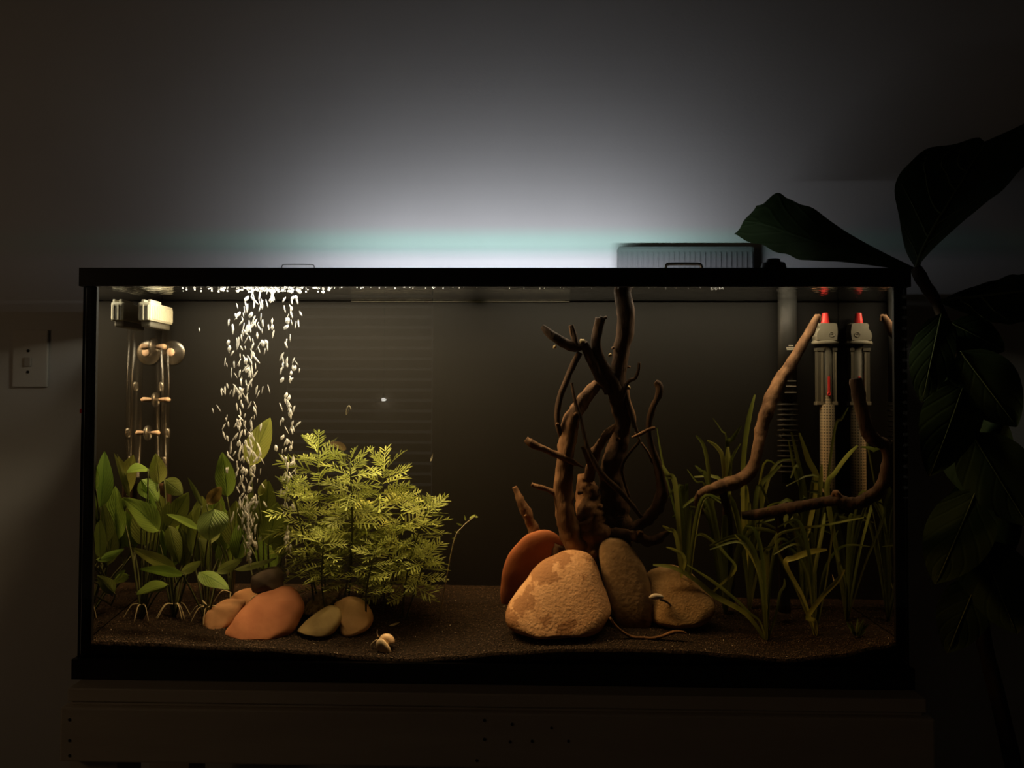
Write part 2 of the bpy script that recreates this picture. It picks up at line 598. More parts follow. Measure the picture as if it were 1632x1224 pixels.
# ------------------------------------------------------------------ stand
YS = -0.034
tl, tr = A(107, 1101, YS), A(1477, 1110, YS)
st = empty('aquarium_stand', (0, 0.1, 0), 'low painted wooden stand carrying the aquarium', 'stand')
sb = box('top_board', tl.x, tr.x, YS, 0.30, Z0 - 0.019, Z0, M_stand, st, 0.002)
yp = -0.040
pl_, pr_ = A(95, 1170, yp), A(1491, 1180, yp)
ztop = A(800, 1137, yp).z
zbot = A(200, 1216, yp).z
mid = box('trim_strip', tl.x + .004, tr.x - .004, YS + .004, 0.29, ztop, Z0 - 0.019, M_stand, st, 0.002)
box('front_panel', pl_.x, pr_.x, yp, yp + 0.02, zbot, ztop, M_stand, st, 0.003)
for px, py in [(111, 1147), (111, 1180), (111, 1204), (738, 1121), (772, 1148), (772, 1178), (816, 1154), (813, 1182), (848, 1181), (879, 1160), (906, 1181), (760, 1212)]:
    c = A(px, py, yp if py > 1130 else YS)
    yy = yp if py > 1130 else YS + .004
    g = tubeg([(c.x, yy - 0.0008, c.z, 0.0021), (c.x, yy + .001, c.z, .0021)], 10, 1)
    mk('screw_hole', g[0], g[1], M_hole, st)
for sx in (pl_.x + .002, pr_.x - .072):
    for sy in (yp + .022, 0.22):
        box('leg', sx, sx + .07, sy, sy + .07, 0.0, ztop, M_stand, st)
for sx in (pl_.x + .01, pr_.x - .03):
    box('side_panel', sx, sx + .02, yp + .092, 0.22, zbot, ztop, M_stand, st)
box('shelf', pl_.x + .03, pr_.x - .03, yp + .03, 0.27, 0.10, 0.12, M_stand, st)
box('back_panel', pl_.x + .072, pr_.x - .072, 0.265, 0.285, zbot, ztop, M_stand, st)

# ------------------------------------------------------------------ aquarium
def ring(x0, x1, y0, y1, w, z0, z1):
    vs = []
    for z in (z0, z1):
        vs += [Vector(p) for p in ((x0, y0, z), (x1, y0, z), (x1, y1, z), (x0, y1, z))]
        vs += [Vector(p) for p in ((x0 + w, y0 + w, z), (x1 - w, y0 + w, z), (x1 - w, y1 - w, z), (x0 + w, y1 - w, z))]
    fs = []
    for k in range(4):
        j = (k + 1) % 4
        fs += [[k, j, 8 + j, 8 + k], [4 + j, 4 + k, 12 + k, 12 + j], [8 + k, 8 + j, 12 + j, 12 + k], [j, k, 4 + k, 4 + j]]
    return vs, fs


TX, TY = 0.616, 0.252
aq = empty('aquarium', (0, 0.12, Z0), 'long black rimmed glass fish tank on the stand', 'aquarium')
g = join(ring(-TX, TX, 0, TY, 0.0055, Z0 + .5845, Z0 + .612), ring(-TX + .004, TX - .004, .004, TY - .004, .020, Z0 + .5935, Z0 + .600))
mk('top_trim', g[0], g[1], M_trim, aq, smooth=False)
g = join(ring(-TX - .001, TX + .001, -.001, TY, 0.0065, Z0 + .0005, Z0 + .030))
mk('bottom_trim', g[0], g[1], M_trim, aq, smooth=False)
box('bottom_pane', -.612, .612, .006, TY - .006, Z0 + .004, Z0 + .012, M_trim, aq)
box('front_pane', -.6125, .6125, .0062, .0136, Z0 + .012, Z0 + .6, M_glass, aq)
box('back_pane', -.6125, .6125, YB + .0006, YB + .0076, Z0 + .012, Z0 + .6, M_glass, aq)
box('side_pane', -.6122, -.6046, .0202, YB, Z0 + .012, Z0 + .6, M_glass, aq)
box('side_pane', .6046, .6122, .0202, YB, Z0 + .012, Z0 + .6, M_glass, aq)
box('silicone_seam', -.6125, -.5965, .0143, .0200, Z0 + .012, Z0 + .6, M_sil, aq)
box('silicone_seam', .5975, .6125, .0143, .0200, Z0 + .012, Z0 + .6, M_sil, aq)
box('background_panel', -XI + .0005, XI - .0005, YB - .0022, YB - .0006, Z0 + .013, ZW + .002, M_film, aq)
box('waterline_glint', -.26, .13, YB - .0060, YB - .0024, ZW - .0016, ZW - .0010, M_heatd, aq)  # pale strip put in for the bright line of light at the waterline
box('centre_brace', -.045, -.020, .02, TY - .02, Z0 + .5945, Z0 + .6045, M_trim, aq)
r = A(129, 655, .004)
box('indicator_dot', r.x - .002, r.x + .001, .004, .0062, r.z - .003, r.z + .003, M_red, aq)

# lid with handles
lid = empty('glass_lid', (0, 0.12, Z0 + .601), 'hinged clear glass lid lying on the tank rim', 'lid')
box('lid_panel', -.605, .605, .012, .100, Z0 + .6055, Z0 + .6095, M_lid, lid)
box('lid_panel', -.605, .605, .103, .200, Z0 + .6055, Z0 + .6095, M_lid, lid)
box('hinge_strip', -.605, .605, .098, .105, Z0 + .6052, Z0 + .6102, M_sil, lid)


def handle(pxa, pxb, pytop, y, rad, mat, lab):
    a, b = A(pxa, 426, y), A(pxb, 426, y)
    zt = A(0.5 * (pxa + pxb), pytop, y).z
    z0 = Z0 + .6095
    d = 0.006 if b.x > a.x else -0.006
    g = tubeg([(a.x, y, z0, rad), (a.x, y, zt - .004, rad), (a.x + d * .3, y, zt - .0012, rad), (a.x + d, y, zt, rad), (b.x - d, y, zt, rad), (b.x - d * .3, y, zt - .0012, rad), (b.x, y, zt - .004, rad), (b.x, y, z0, rad)], 8, 2)
    h = mk('handle', g[0], g[1], mat, lid)
    h['label'] = lab


handle(449, 501, 421.5, .045, .0007, M_trim, 'thin wire handle of the lid')
handle(1061, 1118, 420.5, .045, .0024, M_chrome, 'bright clear handle of the lid')
a, b = A(1213, 428, .03), A(1252, 428, .03)
zc = A(1232, 413, .03).z
cx = 0.5 * (a.x + b.x)
g = latheg([(.020, Z0 + .6095), (.020, Z0 + .614), (.017, zc - .006), (.0105, zc - .005), (.0100, zc - .001), (.009, zc)], cx, .03, 20, 1, .8)
kb = mk('lid_knob', g[0], g[1], M_trim, lid)
kb['label'] = 'squat black knob'

# light bar lying on the lid, below the sight line over the rim
lamp = empty('aquarium_light', (-.05, .14, Z0 + .6095), 'slim black light bar lying on the glass lid', 'light')
box('housing', -.57, .57, .072, .168, Z0 + .6165, Z0 + .6240, M_trim, lamp, .002)
for s in (-.568, .548):
    box('foot', s, s + .02, .107, .166, Z0 + .6097, Z0 + .6165, M_trim, lamp)


def area(name, x, y, z, sx, sy, e, col, rot):
    l = bpy.data.lights.new(name, 'AREA')
    l.shape = 'RECTANGLE'
    l.size, l.size_y = sx, sy
    l.energy = e
    l.color = col
    o = bpy.data.objects.new(name, l)
    COL.objects.link(o)
    o.parent = lamp
    o.location = Vector((x, y, z)) - ORG[lamp]
    o.rotation_euler = rot
    return o


WHITE = (1.0, 0.985, 0.93)
area('led_strip_plants', -.33, .112, Z0 + .6160, .44, .05, LAMP_MAIN, WHITE, (0, 0, 0))
area('led_strip_wood', .07, .158, Z0 + .6160, .34, .016, LAMP_MID, WHITE, (0, 0, 0))
area('led_strip_front', -.20, .082, Z0 + .6160, .46, .016, LAMP_FRONT, WHITE, (0, 0, 0))
area('led_strip_end', .40, .150, Z0 + .6160, .30, .05, LAMP_END, WHITE, (0, 0, 0))
YL, ZL = .176, Z0 + .625
area('led_strip_rear', .0, YL, ZL, .68, .0016, LAMP_WALL, (0.93, 0.96, 1.0), (radians(97), 0, 0))
# added unseen lip and tinted filters that shape the rear glow into wall bands
d = .012
def zs(wz):
    return ZL + (wz - ZL) * d / (YWALL - YL)
w1, w2 = A(700, 400, YWALL).z, A(700, 369, YWALL).z
M_teal = clear_mat('teal_band_filter', tint=(0.74, 0.88, 0.85), fac=0.0)
M_dif = clear_mat('grey_glow_filter', tint=(0.62, 0.62, 0.645), fac=0.0)
M_low = clear_mat('low_band_filter', tint=(0.92, 0.93, 0.96), fac=0.0)
M_edge = clear_mat('band_line_filter', tint=(0.74, 0.78, 0.80), fac=0.0)
w0 = A(700, 405, YWALL).z
box('glow_cutoff', -.56, .50, YL + .0018, YL + .0022, ZL - .010, ZL - .0001, M_trim, lamp)
box('low_band_filter', -.56, .50, YL + d, YL + d + .0004, ZL - .006, zs(w0), M_low, lamp)
box('band_line_filter', -.56, .50, YL + d, YL + d + .0004, zs(w0), zs(w1), M_edge, lamp)
box('teal_filter', -.56, .50, YL + d, YL + d + .0004, zs(w1), zs(w2), M_teal, lamp)
vs = []
pr = [(YL + d, zs(w2)), (YL + d, ZL + .008), (YL + .008, ZL + .013), (YL - .006, ZL + .014)]
for x in (-.56, .50):
    vs += [Vector((x, y, z)) for y, z in pr]
mk('glow_filter', vs, [[i, i + 1, i + 5, i + 4] for i in range(3)], M_dif, lamp, smooth=False)

# ------------------------------------------------------------------ water
x0, x1, y0, y1, z0, z1 = -XI, XI, YF, YB, Z0 + .0125, ZW
wv = [Vector(p) for p in ((x0, y0, z0), (x1, y0, z0), (x1, y1, z0), (x0, y1, z0), (x0, y0, z1), (x1, y0, z1), (x1, y1, z1), (x0, y1, z1))]
wf = [[4, 5, 6, 7], [0, 3, 2, 1], [0, 1, 5, 4], [1, 2, 6, 5], [2, 3, 7, 6], [3, 0, 4, 7]]
wat = mk('tank_water', wv, wf, [M_wtop, M_wside], smooth=False)
for i, p in enumerate(wat.data.polygons):
    p.material_index = 0 if i == 0 else 1
tag(wat, 'clear tea coloured water filling the aquarium', 'water')

# ------------------------------------------------------------------ sand
nx, ny = 240, 46
vs, fs = [], []
XS = XI - .001
for j in range(ny + 1):
    y = .0146 + (YB - .003 - .0146) * j / ny
    for i in range(nx + 1):
        x = -XS + 2 * XS * i / nx
        z = sand(x, y) + .0007 * noise.noise(Vector((x * 160, y * 160, 0))) + .0006 * noise.noise(Vector((x * 420, y * 420, 5)))
        vs.append(Vector((x, y, z)))
n = len(vs)
for j in range(ny):
    for i in range(nx):
        a = j * (nx + 1) + i
        fs.append([a, a + 1, a + nx + 2, a + nx + 1])
for i in range(nx + 1):
    vs.append(Vector((vs[i].x, vs[i].y, Z0 + .0128)))
for i in range(nx):
    fs.append([n + i, n + i + 1, i + 1, i])
sandbed = mk('sand_bed', vs, fs, M_sand)
tag(sandbed, 'bed of dark brown sand covering the tank bottom', 'sand', kind='stuff')


def octa(c, r, rr):
    ax = Vector((rr.uniform(-1, 1), rr.uniform(-1, 1), rr.uniform(-1, 1))).normalized()
    q = Matrix.Rotation(rr.uniform(0, 6), 3, ax)
    vs = [c + q @ Vector(v) * r * rr.uniform(.7, 1.3) for v in ((1, 0, 0), (-1, 0, 0), (0, 1, 0), (0, -1, 0), (0, 0, .7), (0, 0, -.7))]
    fs = [[0, 2, 4], [2, 1, 4], [1, 3, 4], [3, 0, 4], [2, 0, 5], [1, 2, 5], [3, 1, 5], [0, 3, 5]]
    return vs, fs


rr = random.Random(3)
vs, fs = [], []
for i in range(13000):
    x = rr.uniform(-.6, .6)
    y = .0150 + (.215) * rr.random() ** 1.7
    v, f = octa(Vector((x, y, sand(x, y) + .0004)), rr.uniform(.0006, .0015), rr)
    n = len(vs)
    vs += v
    fs += [[k + n for k in q] for q in f]
tag(mk('sand_grains', vs, fs, M_grain, sandbed, smooth=False), kind='stuff')
vs, fs = [], []
for i in range(150):
    x = rr.uniform(-.6, .6)
    y = .0150 + (.19) * rr.random() ** 2.2
    v, f = octa(Vector((x, y, sand(x, y) + .0008)), rr.uniform(.0004, .0012), rr)
    n = len(vs)
    vs += v
    fs += [[k + n for k in q] for q in f]
tag(mk('pale_grit', vs, fs, M_speck, sandbed, smooth=False), kind='stuff')

# ------------------------------------------------------------------ stones
def stone_mat(name, a, b, scale, bump=0.2, bscale=None, patch=None, lo=.35, hi=.65):
    m = pmat(name, a, 0.8, b, scale, bump=bump, bscale=bscale or scale * 2, spec=0.12, lo=lo, hi=hi)
    if patch:
        N, L = m.node_tree.nodes, m.node_tree.links
        bs = N['Principled BSDF']
        src = bs.inputs['Base Color'].links[0].from_socket
        tc = N.new('ShaderNodeTexCoord')
        nz = N.new('ShaderNodeTexNoise')
        nz.inputs['Scale'].default_value = patch[1]
        nz.inputs['Detail'].default_value = 6
        nz.inputs['Roughness'].default_value = 0.6
        mp = N.new('ShaderNodeMapping')
        mp.inputs['Location'].default_value = patch[3]
        L.new(tc.outputs['Object'], mp.inputs[0])
        L.new(mp.outputs[0], nz.inputs['Vector'])
        cr = N.new('ShaderNodeValToRGB')
        cr.color_ramp.elements[0].position = patch[2]
        cr.color_ramp.elements[1].position = patch[2] + .02
        cr.color_ramp.elements[0].color = (0, 0, 0, 1)
        L.new(nz.outputs['Fac'], cr.inputs[0])
        mx = N.new('ShaderNodeMixRGB')
        mx.inputs[2].default_value = (*patch[0], 1)
        L.new(cr.outputs[0], mx.inputs[0])
        L.new(src, mx.inputs[1])
        L.new(mx.outputs[0], bs.inputs['Base Color'])
    return m


STONES = [
    ('dark grey rounded stone balanced on top of the red stone', .125, .020, .8, [(399, 921), (408, 914), (425, 906), (437, 905), (446, 911), (451, 922), (452, 937), (447, 945), (430, 948), (412, 946), (402, 940)], ((.13, .10, .08), (.19, .15, .11), 30), dict(lean=0.2)),
    ('small orange stone half hidden behind the red stone', .165, .020, .75, [(363, 957), (370, 947), (385, 943), (400, 944), (412, 952), (414, 968), (395, 978), (370, 976)], ((.48, .26, .14), (.56, .32, .17), 40), dict(lean=0.48)),
    ('oval orange stone leaning at the plant side of the red stone', .105, .020, .75, [(320, 990), (323, 980), (335, 970), (352, 961), (375, 961), (384, 966), (380, 985), (365, 1003), (345, 1007), (325, 1003)], ((.60, .33, .18), (.70, .40, .23), 60), dict(lean=0.46)),
    ('big smooth red stone carrying the dark grey stone', .075, .027, .58, [(358, 1008), (365, 995), (372, 982), (385, 968), (402, 954), (420, 946), (450, 943), (465, 950), (476, 965), (478, 980), (472, 1000), (460, 1012), (445, 1017), (380, 1017), (362, 1013)], ((.56, .23, .13), (.66, .29, .16), 35), dict(lean=0.46)),
    ('rough speckled tan stone under the drooping wisteria', .145, .016, .8, [(482, 975), (488, 963), (500, 950), (515, 938), (530, 931), (545, 936), (543, 945), (533, 958), (520, 968), (500, 978), (487, 980)], ((.22, .17, .10), (.66, .52, .32), 200), dict(lean=0.48, bump=.6)),
    ('flat olive stone half buried in front of the speckled stone', .075, .018, .65, [(472, 1006), (480, 997), (495, 985), (510, 975), (522, 970), (535, 974), (541, 985), (538, 1000), (528, 1012), (505, 1013), (485, 1009)], ((.46, .36, .18), (.54, .43, .22), 60), dict(lean=0.48)),
    ('plain light orange stone closest to the cream snail', .095, .020, .65, [(527, 970), (535, 962), (548, 957), (565, 960), (580, 970), (590, 982), (593, 995), (586, 1006), (570, 1013), (555, 1014), (543, 1009), (538, 990)], ((.74, .47, .24), (.80, .53, .28), 70), dict(lean=0.46)),
    ('upright thin dark red stone disc behind the big tan stone', .20, .012, .55, [(801, 968), (798, 930), (803, 900), (815, 875), (832, 855), (850, 845), (868, 842), (885, 847), (897, 862), (902, 880), (902, 915), (890, 950), (860, 975), (820, 982)], ((.33, .115, .05), (.38, .14, .065), 35), dict(lean=-0.22)),
    ('largest tan stone with a darker stained patch', .066, .031, .5, [(804, 985), (808, 970), (820, 955), (840, 930), (855, 912), (875, 899), (900, 890), (925, 889), (945, 896), (955, 912), (966, 940), (974, 970), (973, 985), (960, 1003), (940, 1013), (900, 1015), (860, 1015), (830, 1011), (812, 1002)], ((.66, .38, .20), (.76, .46, .26), 110), dict(lean=0.46, bump=.5, patch=((.42, .22, .11), 14, .53, (.3, .1, .42)))),
    ('tall dark mottled slab stone leaning beside the largest tan stone', .112, .015, .52, [(957, 890), (960, 872), (972, 864), (985, 863), (1000, 868), (1015, 885), (1030, 910), (1039, 940), (1041, 970), (1038, 995), (1028, 1007), (1010, 1009), (990, 1002), (978, 980), (970, 950), (960, 915)], ((.27, .175, .09), (.40, .27, .15), 90), dict(lean=0.22, bump=.3)),
    ('brown domed stone with a tiny pale snail on it', .115, .024, .58, [(1033, 935), (1040, 920), (1055, 913), (1072, 909), (1090, 912), (1110, 922), (1128, 942), (1141, 962), (1140, 975), (1130, 990), (1110, 1000), (1080, 1002), (1055, 998), (1038, 985)], ((.42, .27, .13), (.52, .35, .18), 160), dict(lean=0.46, bump=.45)),
]
for k, (lab, y, dpt, e, out, (ca, cb, sc), kw) in enumerate(STONES):
    lean = kw.pop('lean', 0.0)
    g = blobg(out, y, dpt, e, rough=0.03, freq=35, lean=lean, seed=k * 3.1)
    tag(mk('pebble', g[0], g[1], stone_mat('stone_%s' % lab.split()[1] + str(k), ca, cb, sc, **kw)), lab, 'stone', 'river stones on the sand')

# ------------------------------------------------------------------ driftwood
def px_tube(name, pts, parent, mat=None, sides=10, per=3, rough=.22, seed=0.0, label=None):
    """pts: px, py, depth, radius px"""
    rows = []
    for a, b, y, r in pts:
        w = W(a, b, y)
        rows.append((w.x, w.y, w.z, r * spx(y)))
    g = tubeg(rows, max(10, sides), per * 2, rough * 1.25, 80.0, seed)
    o = mk(name, g[0], g[1], mat or M_wood, parent)
    if label:
        o['label'] = label
    return o


base = W(940, 900, .19)
dw = empty('driftwood', (base.x, base.y, sand(base.x, base.y)), 'tall many branched driftwood stump rising behind the large stones', 'driftwood')
D = M_woodd
px_tube('trunk', [(930, 940, .19, 30), (938, 900, .19, 26), (944, 865, .19, 26), (945, 835, .19, 27), (940, 805, .195, 22), (934, 780, .20, 16), (930, 755, .205, 9)], dw, M_wood, 16, 5, .35, 1)
px_tube('trunk', [(985, 870, .205, 24), (980, 840, .20, 26), (978, 800, .20, 24), (975, 760, .195, 20), (980, 720, .19, 16), (992, 685, .185, 13), (988, 650, .18, 13), (978, 622, .175, 12)], dw, D, 14, 5, .28, 2)
px_tube('branch', [(985, 640, .178, 13), (984, 612, .175, 14), (987, 580, .17, 13), (991, 552, .165, 13), (997, 525, .16, 14), (998, 500, .155, 14.5), (994, 478, .15, 13.5), (991, 462, .15, 13), (989, 446, .15, 13)], dw, D, 14, 4, .12, 3)
px_tube('branch', [(990, 640, .172, 11), (978, 610, .165, 11), (965, 590, .16, 10), (955, 572, .155, 9), (950, 550, .15, 8), (952, 530, .145, 8), (957, 507, .14, 7.5)], dw, D, 10, 4, .14, 4)
px_tube('branch', [(956, 507, .14, 4), (962, 508, .14, 3), (967, 505, .138, 2.5)], dw, D, 8, 3, .2, 5)
px_tube('branch', [(864, 520, .13, 3.5), (872, 528, .13, 6), (885, 538, .132, 7.5), (900, 547, .135, 8.5), (918, 553, .14, 8), (933, 548, .14, 6.5)], dw, M_woodd, 10, 4, .18, 6)
px_tube('branch', [(930, 547, .14, 7), (937, 562, .145, 8), (946, 582, .15, 8), (956, 602, .155, 7.5), (970, 625, .165, 8)], dw, M_woodd, 10, 4, .18, 7)
px_tube('branch', [(911, 518, .138, 3), (914, 532, .138, 4.5), (918, 550, .138, 5)], dw, D, 8, 3, .2, 8)
px_tube('branch', [(908, 519, .136, 1.5), (910, 530, .136, 2), (913, 540, .137, 2)], dw, M_wood, 6, 3, .2, 8.5)
px_tube('branch', [(924, 562, .145, 5), (912, 585, .145, 5.5), (902, 608, .143, 5), (893, 632, .14, 5), (888, 658, .14, 5), (890, 680, .142, 4.5), (895, 700, .15, 4)], dw, M_woodd, 8, 4, .2, 9)
px_tube('branch', [(952, 612, .165, 8), (940, 625, .16, 10), (925, 645, .155, 11.5), (913, 665, .15, 12.5), (906, 690, .15, 13.5), (902, 715, .15, 14), (899, 745, .155, 14), (898, 775, .16, 14), (899, 805, .165, 15), (905, 835, .17, 17), (915, 865, .175, 18), (925, 895, .18, 20)], dw, M_wood, 14, 4, .2, 10)
px_tube('branch', [(911, 610, .135, 2.2), (914, 628, .135, 2.5), (918, 645, .135, 3), (925, 665, .135, 3), (930, 688, .135, 3), (936, 712, .135, 3.5), (945, 732, .135, 4.5), (960, 757, .138, 5), (985, 780, .14, 5), (1003, 800, .145, 4), (1022, 824, .15, 3)], dw, M_woodd, 8, 4, .22, 11)
px_tube('branch', [(838, 700, .12, 5), (846, 706, .12, 6.5), (858, 712, .125, 5.5), (876, 720, .13, 5), (895, 728, .135, 5.5), (912, 736, .14, 4), (930, 745, .145, 1.8)], dw, M_wood, 10, 4, .3, 12)
px_tube('branch', [(847, 772, .15, 3.5), (858, 776, .15, 4.2), (872, 780, .155, 4), (892, 790, .16, 5)], dw, M_wood, 8, 4, .2, 13)
px_tube('branch', [(820, 776, .21, 4.5), (826, 790, .21, 6), (835, 810, .21, 7.5), (845, 832, .215, 8.5), (856, 856, .22, 10), (872, 900, .225, 12)], dw, M_wood, 10, 4, .3, 14)
px_tube('branch', [(981, 678, .165, 3), (972, 688, .16, 6.5), (960, 703, .16, 7.5), (950, 720, .165, 8), (944, 740, .17, 8), (936, 765, .18, 9)], dw, M_wood, 10, 4, .35, 15)
px_tube('branch', [(928, 712, .15, 3), (936, 725, .155, 5), (942, 742, .165, 6)], dw, M_wood, 8, 4, .3, 15.5)
px_tube('branch', [(995, 612, .17, 5), (1000, 640, .172, 5.5), (1008, 662, .172, 5), (1011, 682, .172, 2.5)], dw, M_wood, 8, 4, .2, 16)
px_tube('branch', [(1019, 578, .14, 2.8), (1017, 592, .14, 2.6), (1012, 603, .143, 2.6), (1003, 607, .146, 3), (997, 616, .15, 3.6), (993, 632, .155, 3.4), (989, 646, .16, 3)], dw, M_woodd, 8, 3, .25, 17)
px_tube('branch', [(1044, 609, .12, 4), (1051, 616, .12, 6), (1050, 630, .12, 6), (1042, 646, .122, 5.2), (1035, 665, .125, 5), (1034, 688, .13, 5), (1038, 710, .135, 5.5), (1046, 735, .14, 6.5), (1053, 760, .145, 8.5), (1056, 785, .15, 9.5), (1048, 808, .16, 10), (1034, 826, .17, 9.5), (1012, 842, .18, 10), (985, 855, .19, 13)], dw, M_woodd, 10, 4, .22, 18)
px_tube('branch', [(1044, 682, .115, 2.4), (1034, 685, .115, 2.8), (1020, 692, .116, 2.6), (1007, 697, .118, 2)], dw, M_wood, 8, 3, .2, 19)
px_tube('branch', [(1011, 690, .14, 2), (1019, 702, .14, 2.6), (1008, 716, .142, 2.4), (996, 732, .145, 2.4), (991, 748, .15, 2.4), (995, 768, .155, 2.2), (1003, 792, .16, 2)], dw, M_woodd, 8, 3, .2, 20)
px_tube('branch', [(1022, 706, .145, 1.6), (1032, 720, .145, 1.8), (1040, 738, .148, 1.8)], dw, M_wood, 6, 3, .2, 21)
px_tube('branch', [(995, 616, .16, 3), (1005, 655, .158, 3), (1016, 690, .155, 2.6)], dw, M_woodd, 6, 4, .2, 22)
px_tube('root', [(960, 850, .17, 8), (990, 850, .16, 8), (1015, 856, .155, 9), (1040, 862, .155, 8), (1058, 852, .15, 5), (1072, 842, .15, 2)], dw, M_woodd, 10, 4, .35, 23)
px_tube('root', [(895, 870, .18, 12), (880, 900, .19, 11), (868, 930, .2, 9)], dw, D, 10, 4, .3, 24)

M_burr = pmat('pale_burr', (.32, .22, .10), .85, (.42, .30, .14), 90.0, bump=.6)
for k, (a, b, y, r) in enumerate([(928, 545, .135, 6), (884, 553, .13, 3.5), (977, 555, .155, 3), (972, 566, .155, 3.5), (1002, 585, .16, 3), (917, 660, .135, 4), (888, 676, .135, 3.5), (1000, 618, .155, 5), (925, 785, .165, 6), (955, 808, .165, 7), (838, 822, .205, 4), (1020, 850, .145, 6), (985, 700, .165, 4)]):
    c_ = W(a, b, y)
    r *= .7
    g = tubeg([(c_.x - r * .0009, c_.y, c_.z - r * .0008, r * .0004), (c_.x - r * .0003, c_.y - .001, c_.z, r * .0010), (c_.x + r * .0004, c_.y, c_.z + r * .0003, r * .0011), (c_.x + r * .0009, c_.y, c_.z + r * .0009, r * .0004)], 9, 4, .5, 160.0, k)
    mk('burr', g[0], g[1], M_burr if k in (0, 1, 3, 7) else M_wood, dw)

b2 = W(1150, 800, .15)
dw2 = empty('driftwood', (b2.x, b2.y, b2.z - .03), 'long slanting driftwood branch reaching up to the heater', 'driftwood')
px_tube('branch', [(1303, 503, .24, 4), (1297, 515, .238, 6), (1288, 533, .235, 7.5), (1274, 558, .23, 8.5), (1259, 583, .225, 9.5), (1243, 606, .22, 10), (1231, 630, .215, 11), (1222, 656, .205, 11), (1214, 684, .20, 10), (1209, 708, .19, 9), (1204, 730, .185, 9), (1196, 750, .18, 10), (1180, 765, .17, 11), (1160, 772, .16, 11), (1140, 779, .15, 10), (1122, 785, .145, 8), (1112, 790, .14, 4)], dw2, M_wood, 12, 4, .16, 30)
px_tube('branch', [(1300, 505, .24, 2.5), (1306, 503, .24, 2), (1308, 512, .24, 1.5)], dw2, M_wood, 6, 3, .2, 31)
px_tube('branch', [(1118, 785, .145, 7), (1112, 800, .15, 6), (1118, 818, .16, 5)], dw2, M_wood, 8, 3, .3, 32)
px_tube('branch', [(1150, 776, .155, 7), (1158, 810, .17, 7), (1160, 850, .19, 7), (1162, 900, .21, 8), (1162, 958, .22, 9)], dw2, M_woodd, 8, 3, .3, 33)

b3 = W(1300, 810, .09)
dw3 = empty('driftwood', (b3.x, b3.y, b3.z - .04), 'hook shaped dark driftwood curling along the end pane', 'driftwood')
px_tube('branch', [(1364, 603, .05, 8.5), (1367, 622, .05, 10), (1372, 645, .05, 9.5), (1378, 670, .05, 10), (1384, 690, .05, 11), (1396, 702, .05, 10), (1410, 711, .05, 10), (1415, 728, .05, 8.5), (1414, 750, .052, 9.5), (1407, 770, .055, 10), (1394, 786, .06, 10), (1376, 798, .065, 10), (1356, 803, .07, 10), (1338, 798, .075, 9), (1318, 799, .08, 8), (1292, 804, .09, 8.5), (1266, 808, .10, 9), (1238, 814, .12, 9), (1208, 820, .14, 8), (1182, 822, .15, 6)], dw3, M_woodd, 12, 4, .2, 40)
px_tube('branch', [(1340, 798, .075, 6), (1332, 786, .075, 5), (1326, 792, .078, 3)], dw3, M_wood, 8, 3, .3, 41)
px_tube('branch', [(1240, 814, .12, 7), (1245, 850, .14, 7), (1250, 900, .16, 8), (1250, 975, .17, 9)], dw3, M_woodd, 8, 3, .3, 42)

# thin root lying on the sand
rows = []
for a, b, r in [(972, 984, 1.6), (980, 996, 2), (992, 1007, 2.2), (1008, 1016, 2.6), (1024, 1022, 2.8), (1040, 1022, 2.6), (1056, 1014, 2.6), (1072, 1008, 3), (1086, 1007, 2.4), (1094, 1010, 1.5)]:
    y = dep(.055)
    p = A(a, b, y)
    p.z = max(p.z, sand(p.x, y) + r * .0006)
    rows.append((p.x, p.y, p.z, r * .00098))
g = tubeg(rows, 8, 3, .2, 70)
tag(mk('root_twig', g[0], g[1], M_wood), 'thin curved brown twig lying on the sand before the slab stone', 'twig')

# ------------------------------------------------------------------ heater (its twin is the mirror image in the end pane)
YH = .288
s = spx(YH)
c = W(1315, 560, YH)
def hz(py):
    return W(1315, py, YH).z
ht = empty('aquarium_heater', (c.x, c.y, hz(800)), 'grey submersible heater with a red dial in the corner', 'heater')
yh = c.y
g = latheg([(6.8 * s, hz(517)), (6.4 * s, hz(512)), (4.6 * s, hz(499.5)), (3.8 * s, hz(499))], c.x + .0004, yh, 12)
dl = mk('dial', g[0], g[1], M_red, ht, smooth=False)
dl['label'] = 'red dial'
prof = [(-16.5, 543), (16, 543), (17.5, 530), (16.2, 517), (13, 515.5), (-10, 515.5), (-13, 519), (-12, 524), (-17, 531), (-18, 537)]
vs = []
for yy, k in ((-9, .92), (-6, 1), (6, 1), (9, .92)):
    for a, b in prof:
        vs.append(Vector((c.x + a * s * k, yh + yy * s * 1.1, hz(530 + (b - 530) * (.97 if k < 1 else 1)))))
m = len(prof)
fs = [[i * m + k, i * m + (k + 1) % m, (i + 1) * m + (k + 1) % m, (i + 1) * m + k] for i in range(3) for k in range(m)] + [list(range(m))[::-1], [3 * m + k for k in range(m)]]
hd = mk('heater_head', vs, fs, M_heat, ht, smooth=False)
g = tubeg([(c.x + (6.5 + 4.2 * cos(t * pi / 8)) * s, yh - 10.2 * s, hz(534 - 3.6 * sin(t * pi / 8)), .55 * s) for t in range(17)], 6, 1)
g2 = tubeg([(c.x + 3.6 * s, yh - 10.2 * s, hz(533.2), .5 * s), (c.x + 8.5 * s, yh - 10.2 * s, hz(533.2), .5 * s)], 6, 1)
gg = join(g, g2)
mk('emblem', gg[0], gg[1], M_heat, hd)
g = latheg([(20 * s, hz(549)), (21 * s, hz(548)), (21 * s, hz(545)), (19 * s, hz(543))], c.x, yh, 24, 1, .6)
mk('collar', g[0], g[1], M_heat, ht)
